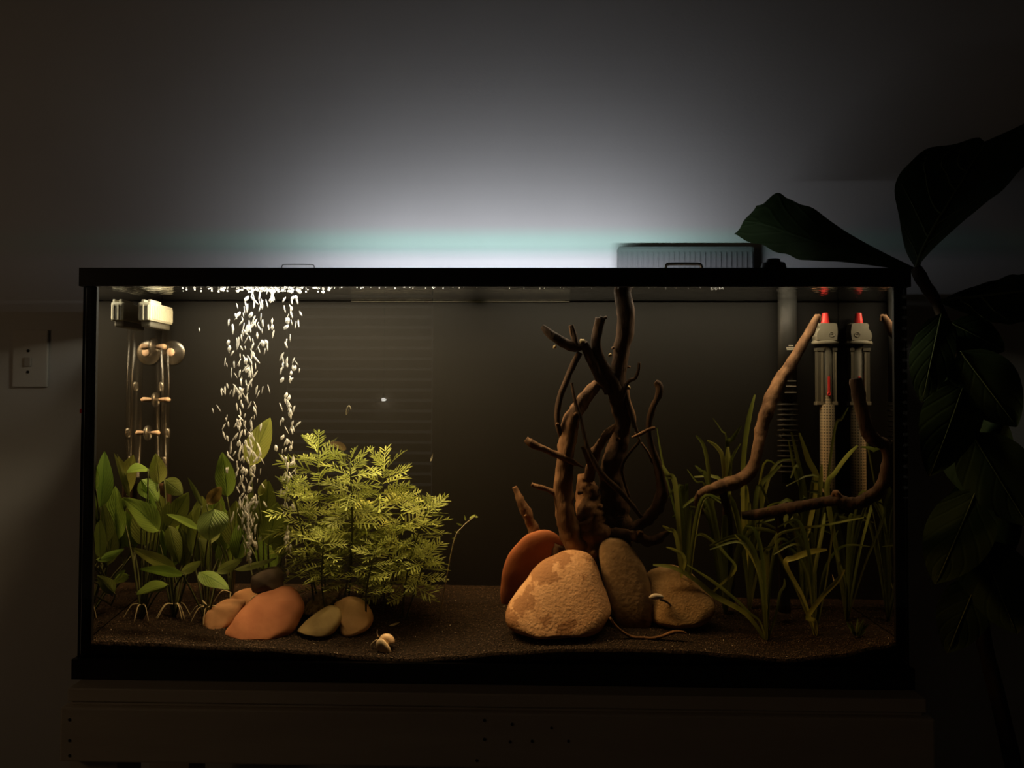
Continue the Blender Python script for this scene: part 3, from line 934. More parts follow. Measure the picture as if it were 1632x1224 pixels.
for a, w in ((-9.5, 5), (13, 2.6)):
    box('guard_post', c.x + (a - w) * s, c.x + (a + w) * s, yh - 6 * s, yh + 5 * s, hz(644), hz(556), M_heatd, ht, .001)
    box('guard_foot', c.x + (a - w - 1.5) * s, c.x + (a + w + 1.5) * s, yh - 7 * s, yh + 6 * s, hz(645.5), hz(640), M_heat, ht, .0006)
    box('guard_rail', c.x + (a + w * .2) * s, c.x + (a + w * .75) * s, yh - 7.2 * s, yh - 6 * s, hz(640), hz(562), M_heat, ht)
    box('guard_cap', c.x + (a - w - 1) * s, c.x + (a + w + 1) * s, yh - 7 * s, yh + 6 * s, hz(560), hz(555), M_heatd, ht, .0006)
g = latheg([(9.5 * s, hz(790)), (9.5 * s, hz(549))], c.x + 2 * s, yh + 3 * s, 18)
mk('glass_tube', g[0], g[1], M_heatd, ht)
box('pointer', c.x + 1.2 * s, c.x + 4.6 * s, yh - 8.4 * s, yh - 7.0 * s, hz(628), hz(600), M_red, ht, .0004)
g = tubeg([(c.x + (2.9 + 2.4 * cos(t * pi / 6)) * s, yh - 8.4 * s, hz(628 - 2.4 * sin(t * pi / 6)), 1.0 * s) for t in range(13)], 6, 1)
mk('pointer_ring', g[0], g[1], M_red, ht)
# perforated sleeve
m, N, L = new_mat('perforated_sleeve')
tc = N.new('ShaderNodeUVMap')
vo = N.new('ShaderNodeTexVoronoi')
vo.inputs['Randomness'].default_value = 0.0
vo.inputs['Scale'].default_value = 1.0
L.new(tc.outputs[0], vo.inputs['Vector'])
cr = N.new('ShaderNodeValToRGB')
cr.color_ramp.elements[0].position = .27
cr.color_ramp.elements[1].position = .33
cr.color_ramp.elements[0].color = (.02, .018, .012, 1)
cr.color_ramp.elements[1].color = (.26, .22, .16, 1)
L.new(vo.outputs['Distance'], cr.inputs[0])
L.new(cr.outputs[0], N['Principled BSDF'].inputs['Base Color'])
N['Principled BSDF'].inputs['Roughness'].default_value = .6
vs, fs, uv = [], [], []
rows = [(6.2, 630), (6.6, 643), (11.3, 646), (11.4, 800)]
for r, py in rows:
    for k in range(25):
        a = 2 * pi * k / 24
        vs.append(Vector((c.x + (2.5 + r * cos(a)) * s, yh + (r * sin(a)) * s - 1.5 * s, hz(py))))
        uv.append((k / 24 * 16, (800 - py) / 4.6))
for i in range(3):
    for k in range(24):
        fs.append([i * 25 + k, i * 25 + k + 1, (i + 1) * 25 + k + 1, (i + 1) * 25 + k])
mk('perforated_sleeve', vs, fs, m, ht, uvs=uv)

# ------------------------------------------------------------------ filter hanging behind the tank with its intake tube
YI = .285
si = spx(YI)
ci = W(1255, 560, YI)
def iz(py):
    return W(1255, py, YI).z
yl_ = .352
l0, l1 = A(985, 420, yl_), A(1203, 420, yl_)
hob = empty('hang_on_filter', (0.5 * (l0.x + l1.x), TY + .05, Z0 + .40), 'dark ribbed filter hanging behind the tank rim with an intake tube', 'filter')
ztopf = A(1100, 392, yl_).z
box('filter_case', l0.x + .004, l1.x - .004, TY + .006, YWALL - .006, Z0 + .40, Z0 + .625, M_hob, hob, .004)
lc = box('filter_lid', l0.x, l1.x, yl_, YWALL - .006, Z0 + .625, ztopf, M_hob, hob, .006)
for k in range(26):
    x = l0.x + .006 + (l1.x - l0.x - .012) * k / 25
    box('rib', x - .0012, x + .0012, yl_ - .0015, yl_ + .001, Z0 + .63, ztopf - .012, M_hob, lc)
g = latheg([(15 * si, iz(640)), (15 * si, iz(452))], ci.x, ci.y, 20, 1, .55)
mk('intake_tube', g[0], g[1], M_smoke, hob)
box('intake_elbow', l1.x, ci.x + .012, TY + .010, TY + .034, Z0 + .585, Z0 + .611, M_smoke, hob, .004)
box('intake_bridge', ci.x - .012, ci.x + .012, ci.y - .008, TY + .034, Z0 + .6115, Z0 + .626, M_smoke, hob, .004)
for k in range(14):
    py = 645 + k * 8.2
    g = latheg([(12 * si, iz(py + 2.2)), (16.5 * si, iz(py + 1.6)), (16.5 * si, iz(py - 1.2)), (12 * si, iz(py - 2))], ci.x, ci.y, 18, 1, .55)
    mk('strainer_ring', g[0], g[1], M_smoke, hob)
g = latheg([(9 * si, iz(770)), (9 * si, iz(640))], ci.x, ci.y, 14, 1, .55)
mk('strainer_core', g[0], g[1], M_smoke, hob)
M_mark = pmat('pale_print', (.42, .40, .34), .6)
def bar(pxa, pxb, pya, pyb):
    a, b = W(pxa, pya, YI), W(pxb, pyb, YI)
    box('level_mark', a.x, b.x, ci.y - 8.9 * si, ci.y - 8.2 * si, b.z, a.z, M_mark, hob)
bar(1251, 1265, 557.2, 558.4)
bar(1254, 1261, 550.6, 552.0)
for k in range(5):
    bar(1250.5 + k * 3.0, 1252.6 + k * 3.0, 554.2, 556.2)
for k, py in enumerate((607, 615, 625)):
    bar(1252 - k * 2, 1266, py, py + 1)

# ------------------------------------------------------------------ surface skimmer box with clear tubes on the end pane
ya, yb = .165, .272
q0, q1 = W(218, 481, ya), W(240, 511, ya)
sk = empty('skimmer_box', (q0.x, dep(.22), W(240, 770, .25).z), 'cream plastic skimmer box on clear tubes in the corner beside the bubbles', 'filter')
box('box_shell', q0.x + .0015, q1.x, dep(ya), dep(yb), q1.z, q0.z, M_cream, sk, .0035)
vs_ = boxg(q0.x + .005, q1.x - .004, dep(ya) - .0004, dep(ya) + .001, q1.z + .0015, q0.z - .006)
mk('grille', vs_[0], vs_[1], M_heatd, sk, smooth=False)
for k in range(2):
    x = q0.x + .0105 + k * .0085
    box('grille_bar', x - .0016, x + .0016, dep(ya) - .0012, dep(ya) + .001, q1.z + .0012, q0.z - .005, M_cream, sk, .0006)
for k in range(13):
    y = dep(ya) + .006 + k * (dep(yb) - dep(ya) - .011) / 12
    box('rib', q1.x - .0004, q1.x + .0008, y, y + .0022, q1.z + .004, q0.z - .006, M_cream, sk)
for k in range(2):
    x = q0.x + .006 + k * .011
    box('lid_tab', x, x + .005, dep(ya) + .003, dep(ya) + .040, q0.z - .002, q0.z + .0045, M_cream, sk, .0012)
box('box_floor', q0.x + .004, q1.x - .003, dep(ya) + .006, dep(yb) - .004, q1.z - .010, q1.z + .002, M_heatd, sk, .003)
t0 = W(256, 520, .25)
for dx, rad in ((0, 9), (11, 5)):
    t1 = W(256 + dx, 600, .25)
    tb = W(258 + dx, 762, .25)
    g = latheg([(rad * spx(.25), tb.z), (rad * spx(.25), q1.z - .002)], t1.x, t1.y, 14)
    mk('clear_tube', g[0], g[1], M_tube, sk)
def cup(p, axis, r, length, parent, stem=M_knob):
    """suction cup at p, opening against the glass along -axis"""
    axis = Vector(axis).normalized()
    rows = [(r, 0.0), (r * .97, .0010), (r * .72, .0026), (r * .36, .0040), (r * .22, .0050)]
    g = tubeg([(*(p + axis * h), q) for q, h in rows], 22, 1)
    cu = mk('suction_cup', g[0], g[1], M_cup, parent)
    g = tubeg([(*(p + axis * .0045), r * .2), (*(p + axis * (.0045 + length * .35)), r * .3), (*(p + axis * (.0045 + length * .8)), r * .34), (*(p + axis * (.0045 + length)), r * .12)], 10, 3)
    mk('cup_stem', g[0], g[1], stem, cu)
cb = W(275, 562, .305)
cup(Vector((cb.x, YB - .0032, cb.z)), (0, -1, 0), 20 * spx(.305), .008, sk)
cl = W(262, 553, .27)
cup(Vector((-XI + .001, cl.y, cl.z)), (1, 0, 0), 15 * spx(.27), .018, sk)
cl = W(250, 637, .285)
cup(Vector((-XI + .001, cl.y, cl.z)), (1, 0, 0), 12 * spx(.285), .021, sk)
cl = W(240, 690, .25)
cup(Vector((-XI + .001, cl.y, cl.z)), (1, 0, 0), 12 * spx(.25), .016, sk)
for px, py in ((257, 616), (267, 690), (262, 735)):
    p = W(px, py, .25)
    g = latheg([(3 * spx(.25), p.z - .008), (4.5 * spx(.25), p.z - .004), (4.5 * spx(.25), p.z + .004), (3 * spx(.25), p.z + .008)], p.x, p.y, 10)
    mk('tube_clip', g[0], g[1], M_cup, sk)
p = W(262, 770, .25)
box('strainer', p.x - .010, p.x + .010, p.y - .008, p.y + .008, p.z - .075, p.z, M_woodd, sk, .003)

# ------------------------------------------------------------------ broad leaved plants
def leafg(base, tip, width, tilt=0.0, curl=0.0, fold=0.0, wave=0.0, pointy=1.0, nu=12, nv=6, roll=0.0):
    """blade between two places; tilt turns it about its length, keeping the width seen from the camera"""
    ax = tip - base
    ln = ax.length
    ax = ax / ln
    view = ((base + tip) / 2 - CAM).normalized()
    side = ax.cross(view)
    side = side.normalized() if side.length > 1e-4 else Vector((1, 0, 0))
    nrm = side.cross(ax).normalized()
    sd = side * cos(tilt) + nrm * sin(tilt)
    nm = (nrm * cos(tilt) - side * sin(tilt))
    wid = width / max(.35, abs(cos(tilt)))
    vs, fs, uv = [], [], []
    for i in range(nu + 1):
        u = i / nu
        w = (sin(pi * u ** 0.82) ** 0.72) * (1 - .25 * u * pointy) * 1.08 if 0 < u < 1 else 0.03
        w = max(w, .03)
        for j in range(nv + 1):
            v = j / nv * 2 - 1
            p = base + ax * (ln * u) + sd * (v * w * wid / 2) + nm * (curl * ln * 4 * u * (1 - u) * .5 + curl * ln * u * u * .3)
            p += nm * (fold * abs(v) * w * wid / 2)
            p += nm * (wave * wid * .5 * sin(u * 9 + v * 2.0) * abs(v))
            vs.append(p)
            uv.append((u, j / nv))
    for i in range(nu):
        for j in range(nv):
            a = i * (nv + 1) + j
            fs.append([a, a + 1, a + nv + 2, a + nv + 1])
    return vs, fs, uv


def sword(label, crown_px, y, leaves, nroot=3):
    cpt = W(crown_px, 960, y)
    cz = sand(cpt.x, cpt.y)
    crown = Vector((cpt.x, cpt.y, cz))
    root = empty('sword_plant', crown, label, 'aquarium plant', 'broad leaved plants beside the bubbles')
    for (bp, tp, wd, yl, tilt, curl, mk_) in leaves:
        b_ = W(bp[0], bp[1], yl)
        t_ = W(tp[0], tp[1], yl + RND.uniform(-.02, .01))
        g = leafg(b_, t_, wd * spx(yl), tilt, curl, .16, RND.uniform(.02, .07))
        lf = mk('leaf', g[0], g[1], M_leaf[mk_], root, uvs=g[2])
        m_ = b_.lerp(crown, .5) + Vector((RND.uniform(-.008, .008), 0, .01))
        g = tubeg([(*b_, .0011), (*m_, .0014), (*(crown + Vector((0, 0, -.004))), .0017)], 6, 5)
        mk('petiole', g[0], g[1], M_stem, lf)
    for k in range(nroot):
        a = RND.uniform(0, 2 * pi)
        e_ = crown + Vector((cos(a) * .03, -abs(sin(a)) * .025, 0))
        e_.z = sand(e_.x, e_.y) + .002
        m_ = crown.lerp(e_, .5) + Vector((0, 0, .022))
        g = tubeg([(*(crown + Vector((0, 0, .02))), .0009), (*m_, .0009), (*e_, .0006)], 5, 4)
        mk('root', g[0], g[1], M_root, root)


FR = random.Random(4)


def fill(x0, x1, n, y0=.14, y1=.24, top=(775, 850)):
    out = []
    for k in range(n):
        cx = x0 + (x1 - x0) * (k + FR.random()) / n
        ty = FR.uniform(*top)
        ln = FR.uniform(52, 82)
        dx = FR.uniform(-18, 18)
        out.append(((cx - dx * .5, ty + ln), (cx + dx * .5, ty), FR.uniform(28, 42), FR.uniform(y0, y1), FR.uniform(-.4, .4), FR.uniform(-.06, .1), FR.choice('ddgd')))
    return out


sword('broad leaved plant pressed against the end pane corner', 168, .13, fill(190, 215, 2) + [
    ((160, 808), (166, 720), 30, .035, .35, .06, 'g'), ((206, 792), (181, 722), 10, .09, .3, .10, 'y'),
    ((186, 862), (184, 775), 34, .08, -.3, .05, 'g'), ((154, 892), (196, 874), 14, .03, .6, .15, 'g'),
    ((182, 945), (154, 917), 22, .04, .3, .1, 'd'), ((206, 917), (179, 931), 15, .07, .7, .1, 'b'), ((182, 920), (200, 909), 9, .07, .5, .0, 'g'),
    ((153, 780), (151, 738), 10, .018, .3, 0, 'b'), ((170, 865), (163, 800), 26, .05, .2, 0, 'd'), ((160, 890), (158, 825), 20, .03, .2, 0, 'd'), ((172, 900), (180, 840), 26, .06, .1, 0, 'd')])
sword('broad leaved plant with a big bright leaf under the skimmer tubes', 226, .12, fill(205, 262, 5) + [
    ((190, 795), (213, 725), 34, .15, -.3, .08, 'y'), ((236, 747), (201, 756), 17, .09, .8, .25, 'b'),
    ((253, 771), (248, 723), 27, .12, .2, .05, 'y'), ((226, 764), (252, 799), 32, .11, .2, -.1, 'g'),
    ((250, 828), (223, 764), 12, .10, .4, .1, 'g'), ((254, 846), (194, 794), 36, .075, .55, .12, 'b'),
    ((268, 932), (217, 949), 20, .06, .75, .15, 'b'), ((280, 905), (210, 872), 20, .09, .5, -.1, 'y'), ((205, 850), (196, 800), 34, .17, .1, 0, 'd')])
sword('broad leaved plant with a narrow glossy leaf between the bright leaf and the veined leaf', 278, .13, fill(255, 315, 6) + [
    ((262, 765), (291, 788), 28, .17, -.2, .05, 'd'), ((322, 806), (299, 761), 8, .12, .2, .1, 'd'),
    ((268, 842), (300, 785), 34, .15, -.1, .06, 'd'), ((316, 843), (264, 820), 12, .09, .7, .1, 'b'),
    ((306, 884), (301, 828), 12, .10, .2, .05, 'd'), ((292, 916), (221, 908), 17, .07, .6, .08, 'g'),
    ((270, 838), (286, 898), 26, .13, -.2, -.1, 'd'), ((250, 880), (240, 830), 24, .18, .1, 0, 'd'), ((300, 880), (290, 830), 26, .2, .1, 0, 'd')], 5)
sword('broad leaved plant with a veined leaf bent towards the viewer', 330, .12, fill(305, 365, 6) + [
    ((341, 812), (336, 862), 50, .075, -.75, -.22, 'v'), ((330, 803), (352, 776), 22, .13, .2, .2, 'o'),
    ((317, 857), (331, 908), 28, .13, -.1, -.05, 'd'), ((317, 912), (365, 940), 25, .065, .6, -.08, 'g'),
    ((288, 912), (321, 894), 16, .09, .5, .1, 'd'), ((345, 912), (386, 890), 18, .10, .4, .1, 'd'), ((318, 840), (322, 790), 30, .2, .1, 0, 'd')], 5)
sword('broad leaved plant with an upright pointed leaf beside the bubble column', 368, .19, fill(350, 400, 4) + [
    ((362, 792), (354, 721), 32, .19, .1, .05, 'g'), ((371, 872), (376, 798), 40, .2, .1, .03, 'd'),
    ((374, 908), (441, 888), 11, .12, .6, .1, 'd'), ((345, 850), (350, 800), 28, .22, .1, 0, 'd')])
sword('broad leaved plant whose tall pale leaf stands in the bubble column', 418, .17, fill(395, 452, 5) + [
    ((398, 742), (431, 666), 40, .155, -.25, .06, 'y'), ((421, 838), (428, 766), 32, .19, .15, .04, 'd'),
    ((432, 905), (441, 835), 34, .2, .15, .03, 'd'), ((412, 790), (424, 764), 12, .17, .4, .1, 'y'), ((395, 890), (398, 830), 30, .23, .1, 0, 'd')])

# ------------------------------------------------------------------ water wisteria
def wis_mesh(name, pairs, lobe, seed):
    r = random.Random(seed)
    vs, fs = [], []

    def lob(p, d, ln, wd, up):
        s_ = d.cross(Vector((0, 0, 1))).normalized()
        n = len(vs)
        for t, w in ((0, .35), (.35, .8), (.7, 1.0), (1, .12)):
            q = p + d * (ln * t) + Vector((0, 0, up * t * t * ln))
            vs.extend([q - s_ * wd * w * .5, q + s_ * wd * w * .5])
        for i in range(3):
            a = n + i * 2
            fs.append([a, a + 1, a + 3, a + 2])
    # rachis along x, unit length
    n = len(vs)
    for i in range(7):
        t = i / 6
        w = .02 * (1 - t * .5)
        vs.extend([Vector((t, -w, -.16 * t * t)), Vector((t, w, -.16 * t * t))])
    for i in range(6):
        fs.append([n + 2 * i, n + 2 * i + 1, n + 2 * i + 3, n + 2 * i + 2])
    for k in range(pairs):
        t = .24 + .66 * k / (pairs - 1)
        ln = lobe * (sin(pi * (.2 + .62 * (1 - t))) ** .8) * r.uniform(.85, 1.15)
        for sgn in (-1, 1):
            a = radians(r.uniform(36, 52)) * sgn
            lob(Vector((t, 0, -.16 * t * t)), Vector((cos(a), sin(a), r.uniform(-.05, .2))), ln, .048, r.uniform(-.2, .05))
            if lobe > .4 and r.random() < .3:
                a2 = a * 1.5
                p2 = Vector((t, 0, -.16 * t * t)) + Vector((cos(a), sin(a), .05)) * ln * .4
                lob(p2, Vector((cos(a2), sin(a2), .05)), ln * .45, .035, 0)
    lob(Vector((.94, 0, -.14)), Vector((1, 0, -.2)), .20, .075, 0)
    me = bpy.data.meshes.new(name)
    me.from_pydata(vs, [], fs)
    me.materials.append(M_wis)
    me.polygons.foreach_set('use_smooth', [True] * len(me.polygons))
    return me


WIS = [wis_mesh('leaf', 5, .44, 1), wis_mesh('leaf', 6, .38, 2), wis_mesh('leaf', 5, .50, 3), wis_mesh('leaf', 6, .32, 4)]


def wisteria(label, top, rootp, y, leafpx=52, nodes=8,  spread=1.0, start=.25, lean=0.0):
    t_ = W(top[0], top[1], y)
    b_ = W(rootp[0], rootp[1], y + .02)
    b_.z = sand(b_.x, b_.y) - .004
    root = empty('wisteria_stem', b_, label, 'aquarium plant', 'water wisteria stems in the bushy clump')
    mid_ = b_.lerp(t_, .5) + Vector((RND.uniform(-.012, .012), 0, 0))
    rows = [(*b_, .0016), (*mid_, .0015), (*t_, .0010)]
    g = tubeg(rows, 6, 6)
    mk('stem', g[0], g[1], M_stem, root)
    pts = catmull([list(r[:3]) for r in rows], 20)
    s_ = spx(y)
    nodes = int(nodes * 1.45)
    for k in range(nodes):
        f = start + (1 - start) * (k / (nodes - 1)) ** .8
        p = Vector(pts[min(len(pts) - 1, int(f * (len(pts) - 1)))])
        crown = max(0, (f - .72) / .28)
        cnt = 3 if crown < .3 else 4
        for q in range(cnt):
            az = k * 1.1 + q * 2 * pi / cnt + RND.uniform(-.35, .35)
            el = radians(RND.uniform(-14, 24) + crown * 40 * (k / (nodes - 1)) ** 2)
            ln = leafpx * s_ * RND.uniform(.75, 1.1) * (1.0 if crown < .5 else (1.0 - .30 * crown)) * spread
            dx = Vector((cos(az) * cos(el), sin(az) * cos(el) * .75, sin(el)))
            if p.y + dx.y * ln > YB - .006 or p.y + dx.y * ln < YF + .01:
                dx.y *= -.6
            dx.normalize()
            zz = Vector((0, 0, 1)) - dx * dx.z
            zz.normalize()
            # twist so that some blades face the viewer
            tw = RND.uniform(-.9, .9)
            yy = zz.cross(dx)
            z2 = zz * cos(tw) + yy * sin(tw)
            y2 = z2.cross(dx)
            mt = Matrix((dx, y2, z2)).transposed()
            lf = bpy.data.objects.new('leaf', RND.choice(WIS))
            COL.objects.link(lf)
            lf.parent = root
            lf.matrix_local = Matrix.Translation(p - b_) @ (mt * ln).to_4x4()


wisteria('tallest wisteria stem with its crown touching the brown leaf', (506, 722), (522, 930), .165, 56, 9)
wisteria('bright wisteria stem beside the tallest stem', (558, 738), (545, 932), .14, 54, 9)
wisteria('wisteria stem reaching into the bubble column', (466, 776), (505, 930), .13, 48, 7)
wisteria('thin leaved wisteria stem behind the bright stem', (612, 752), (575, 930), .20, 60, 8)
wisteria('bright bushy wisteria stem at the open water end of the clump', (682, 808), (640, 932), .135, 50, 8)
wisteria('low wisteria stem in front above the speckled stone', (516, 858), (525, 938), .09, 42, 4, start=.55)
wisteria('low wisteria stem in front above the orange stone', (600, 872), (585, 945), .09, 42, 4, start=.45)
wisteria('drooping wisteria stem under the bright bushy stem', (680, 884), (645, 945), .13, 44, 5, start=.45)
wisteria('wisteria stem in the shaded middle of the clump', (560, 800), (555, 935), .18, 58, 8)
wisteria('wisteria stem in the shade behind the bushy end stem', (640, 800), (615, 935), .19, 56, 7)
wisteria('wisteria stem in the shade near the bubbles', (492, 825), (512, 935), .17, 50, 6)
wisteria('short wisteria stem in the lower shade of the clump', (625, 850), (610, 940), .15, 50, 6)
# loose sprig
p0 = W(722, 868, .13)
b0 = W(700, 925, .15)
b0.z = sand(b0.x, b0.y)
sp = empty('bare_sprig', b0, 'nearly bare sprig arching from the clump over dark water', 'aquarium plant')
g = tubeg([(*b0, .0011), (*p0, .0010), (*W(737, 840, .13), .0009), (*W(757, 823, .13), .0006)], 6, 5)
mk('stem', g[0], g[1], M_root, sp)
for a, b, dx, dy in [(733, 850, -9, -3), (737, 838, -10, -4), (742, 830, -2, -9), (748, 826, 8, -5), (752, 824, 6, -4), (728, 858, -8, 0), (757, 823, 5, 1)]:
    q0_, q1_ = W(a, b, .13), W(a + dx, b + dy, .13)
    g = leafg(q0_, q1_, 3.2 * spx(.13), .4, .1, nu=4, nv=2)
    mk('leaf', g[0], g[1], M_wis, sp, uvs=g[2])
# brown dead leaf between the crowns
g = leafg(W(552, 716, .15), W(524, 706, .15), 12 * spx(.15), .5, .2, .1)
tag(mk('dead_leaf', g[0], g[1], pmat('dead_leaf', (.18, .12, .08), .8, translucent=.3), uvs=g[2]), 'limp brown dead leaf caught between wisteria crowns', 'leaf')

# ------------------------------------------------------------------ ribbon grass
def ribbong(pts, widths, tw=0.25):
    rs = catmull([[*p, w] for p, w in zip(pts, widths)], 5)
    P_ = [Vector(r[:3]) for r in rs]
    vs, fs = [], []
    for i, p in enumerate(P_):
        t = (P_[min(i + 1, len(P_) - 1)] - P_[max(i - 1, 0)]).normalized()
        view = (p - CAM).normalized()
        sd = t.cross(view)
        sd = sd.normalized() if sd.length > 1e-3 else Vector((1, 0, 0))
        nm = sd.cross(t).normalized()
        a = tw + .3 * sin(i * .25)
        sd2 = sd * cos(a) + nm * sin(a)
        w = max(.0002, rs[i][3]) * .5
        vs += [p - sd2 * w, p + nm * w * .25, p + sd2 * w]
    for i in range(len(P_) - 1):
        a = i * 3
        fs += [[a, a + 1, a + 4, a + 3], [a + 1, a + 2, a + 5, a + 4]]
    return vs, fs


GR = random.Random(21)


def grass(label, crown_px, y, blades, extra=0, hmin=110, hmax=230):
    cpt = W(crown_px, 960, y)
    crown = Vector((cpt.x, cpt.y, sand(cpt.x, cpt.y)))
    root = empty('ribbon_grass', crown, label, 'aquarium plant', 'ribbon grass around the heater')
    for pts, w, yl, *is_lit in blades:
        q = [W(a, b, yl + .004 * i) for i, (a, b) in enumerate(pts)]
        q2 = q + [q[-1].lerp(crown, .55) + Vector((GR.uniform(-.01, .01), 0, .01)), crown + Vector((0, 0, -.003))]
        ws = [w * .35] + [w] * (len(q) - 1) + [w * .8, w * .6]
        g = ribbong(q2, [k * spx(yl) for k in ws], GR.uniform(-.6, .6))
        mk('blade', g[0], g[1], M_val_lit if is_lit else M_val, root)
    for k in range(extra):
        yl = max(.03, min(.29, y + GR.uniform(-.05, .05)))
        h = GR.uniform(hmin, hmax)
        dx = GR.uniform(-75, 75)
        arch = GR.uniform(.0, .5)
        tx = max(1040, min(1418, crown_px + dx * 1.2))
        bx = crown_px
        topy = 960 - h
        mid1 = (bx + (tx - bx) * .15, 960 - h * .45)
        mid2 = (bx + (tx - bx) * .5, 960 - h * (.9 + .1 * arch))
        tip = (tx + (tx - bx) * arch * .4, topy + h * arch * .45)
        tip = (max(1035, min(1422, tip[0])), tip[1])
        q = [W(*tip, yl), W(*mid2, yl), W(*mid1, yl), crown + Vector((0, 0, -.003))]
        w = GR.uniform(4.5, 8.5)
        g = ribbong(q, [w * .3 * spx(yl), w * spx(yl), w * spx(yl), w * .6 * spx(yl)], GR.uniform(-.7, .7))
        mk('blade', g[0], g[1], M_val, root)


grass('ribbon grass tuft with a lit rosette above the slanting driftwood foot', 1156, .21, [
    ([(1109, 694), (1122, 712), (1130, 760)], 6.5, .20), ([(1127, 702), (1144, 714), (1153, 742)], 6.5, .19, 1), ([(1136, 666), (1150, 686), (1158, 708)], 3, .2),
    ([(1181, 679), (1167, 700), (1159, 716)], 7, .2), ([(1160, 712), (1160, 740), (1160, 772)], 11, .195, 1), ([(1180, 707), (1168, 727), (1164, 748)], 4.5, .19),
    ([(1095, 748), (1110, 768), (1125, 778)], 3, .18), ([(1108, 742), (1118, 752), (1126, 764)], 6, .18)], 6, 120, 190)
grass('ribbon grass beside the curved driftwood limb', 1095, .17, [
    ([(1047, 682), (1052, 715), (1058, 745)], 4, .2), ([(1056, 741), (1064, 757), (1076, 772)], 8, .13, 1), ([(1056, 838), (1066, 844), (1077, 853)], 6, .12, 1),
    ([(1108, 854), (1120, 852), (1140, 866), (1158, 885), (1172, 908)], 4.5, .10), ([(1062, 872), (1078, 878), (1092, 892)], 5, .11, 1)], 7, 90, 200)
grass('ribbon grass standing behind the slanting driftwood branch', 1195, .25, [
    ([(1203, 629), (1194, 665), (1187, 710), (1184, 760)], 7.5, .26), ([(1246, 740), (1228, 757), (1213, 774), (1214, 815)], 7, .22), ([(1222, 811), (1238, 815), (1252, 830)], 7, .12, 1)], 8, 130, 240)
grass('ribbon grass with one arched blade before the brown stone side', 1222, .09, [
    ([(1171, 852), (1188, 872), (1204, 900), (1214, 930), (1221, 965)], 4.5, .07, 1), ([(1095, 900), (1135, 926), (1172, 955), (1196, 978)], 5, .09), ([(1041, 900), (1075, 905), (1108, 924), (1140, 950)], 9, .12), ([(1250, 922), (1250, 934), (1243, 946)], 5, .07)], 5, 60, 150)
grass('tall striped ribbon grass beside the intake tube', 1283, .23, [
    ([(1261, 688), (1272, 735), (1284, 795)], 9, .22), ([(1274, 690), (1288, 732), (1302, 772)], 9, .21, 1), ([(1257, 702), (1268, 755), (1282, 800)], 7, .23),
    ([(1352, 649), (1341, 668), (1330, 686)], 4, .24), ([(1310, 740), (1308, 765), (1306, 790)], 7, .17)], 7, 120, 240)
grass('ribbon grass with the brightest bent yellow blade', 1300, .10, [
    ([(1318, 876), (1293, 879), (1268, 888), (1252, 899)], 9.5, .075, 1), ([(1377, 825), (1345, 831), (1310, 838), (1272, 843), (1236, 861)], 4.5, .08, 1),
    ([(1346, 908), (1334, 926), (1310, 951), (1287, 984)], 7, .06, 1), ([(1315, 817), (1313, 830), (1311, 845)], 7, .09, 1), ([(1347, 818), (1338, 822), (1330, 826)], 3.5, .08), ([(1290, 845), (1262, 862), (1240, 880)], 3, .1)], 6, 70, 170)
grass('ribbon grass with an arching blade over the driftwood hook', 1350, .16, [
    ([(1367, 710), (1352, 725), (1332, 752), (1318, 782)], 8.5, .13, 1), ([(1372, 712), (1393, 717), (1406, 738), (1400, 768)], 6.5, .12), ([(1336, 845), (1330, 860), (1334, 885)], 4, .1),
    ([(1395, 798), (1410, 818)], 4, .06)], 8, 90, 230)
grass('shaded ribbon grass in the far corner by the end pane', 1392, .22, [
    ([(1405, 690), (1400, 730), (1395, 780)], 5, .2)], 8, 90, 230)

# moss tuft
mc = W(1365, 1000, .07)
mc.z = sand(mc.x, mc.y)
ms = empty('moss_tuft', mc, 'small moss tuft on the sand near the end pane', 'aquarium plant')
mr = random.Random(5)
for k in range(26):
    a = mr.uniform(0, 2 * pi)
    h = mr.uniform(.010, .030)
    d = Vector((cos(a) * mr.uniform(.3, 1) * .022, sin(a) * .012, h))
    g = leafg(mc + d * .1, mc + d, .0035, mr.uniform(-.5, .5), mr.uniform(-.2, .2), nu=4, nv=2)
    mk('frond', g[0], g[1], M_moss, ms, uvs=g[2])

# loose plant bits
for k, (a, b, a2, b2, y, w, lab) in enumerate([
        (620, 969, 638, 963, .12, 3.5, 'pale leaf sliver lying on the open sand'),
        (682, 944, 688, 922, .14, 2.5, 'pale root sliver stuck in the sand under the clump'),
        (686, 736, 690, 722, .10, 3.0, 'brown leaf sliver drifting above the clump'),
        (1233, 690, 1247, 697, .12, 3.0, 'pale green leaf shred caught on the slanting driftwood'),
        (1330, 930, 1326, 915, .07, 2.0, 'thin pale shred among the ribbon grass'),
        (1382, 1025, 1398, 1026, .03, 2.5, 'tan chip on the sand at the end pane corner'),
        (322, 956, 330, 964, .08, 2.2, 'white root tip beside the oval orange stone')]):
    q0_, q1_ = W(a, b, y), W(a2, b2, y)
    if k in (0, 1, 5, 6):
        dz = sand(q0_.x, q0_.y) - min(q0_.z, q1_.z)
        if dz > -.03:
            q0_.z += dz + .001
            q1_.z += dz + .001
    g = leafg(q0_, q1_, w * spx(y), .3, .1, nu=5, nv=2)
    tag(mk('plant_shred', g[0], g[1], M_root, uvs=g[2]), lab, 'plant shred', 'loose plant shreds')
# curled scrap drifting
q = W(555, 654, .08)
g = tubeg([(q.x + .004 * cos(t) * (1 - .04 * t), q.y, q.z + .007 * sin(t * 1.3), .0006) for t in [i * .5 for i in range(12)]], 5, 2)
tag(mk('drifting_scrap', g[0], g[1], M_root), 'tiny curled pale scrap drifting in open water above the clump', 'plant shred', 'loose plant shreds')

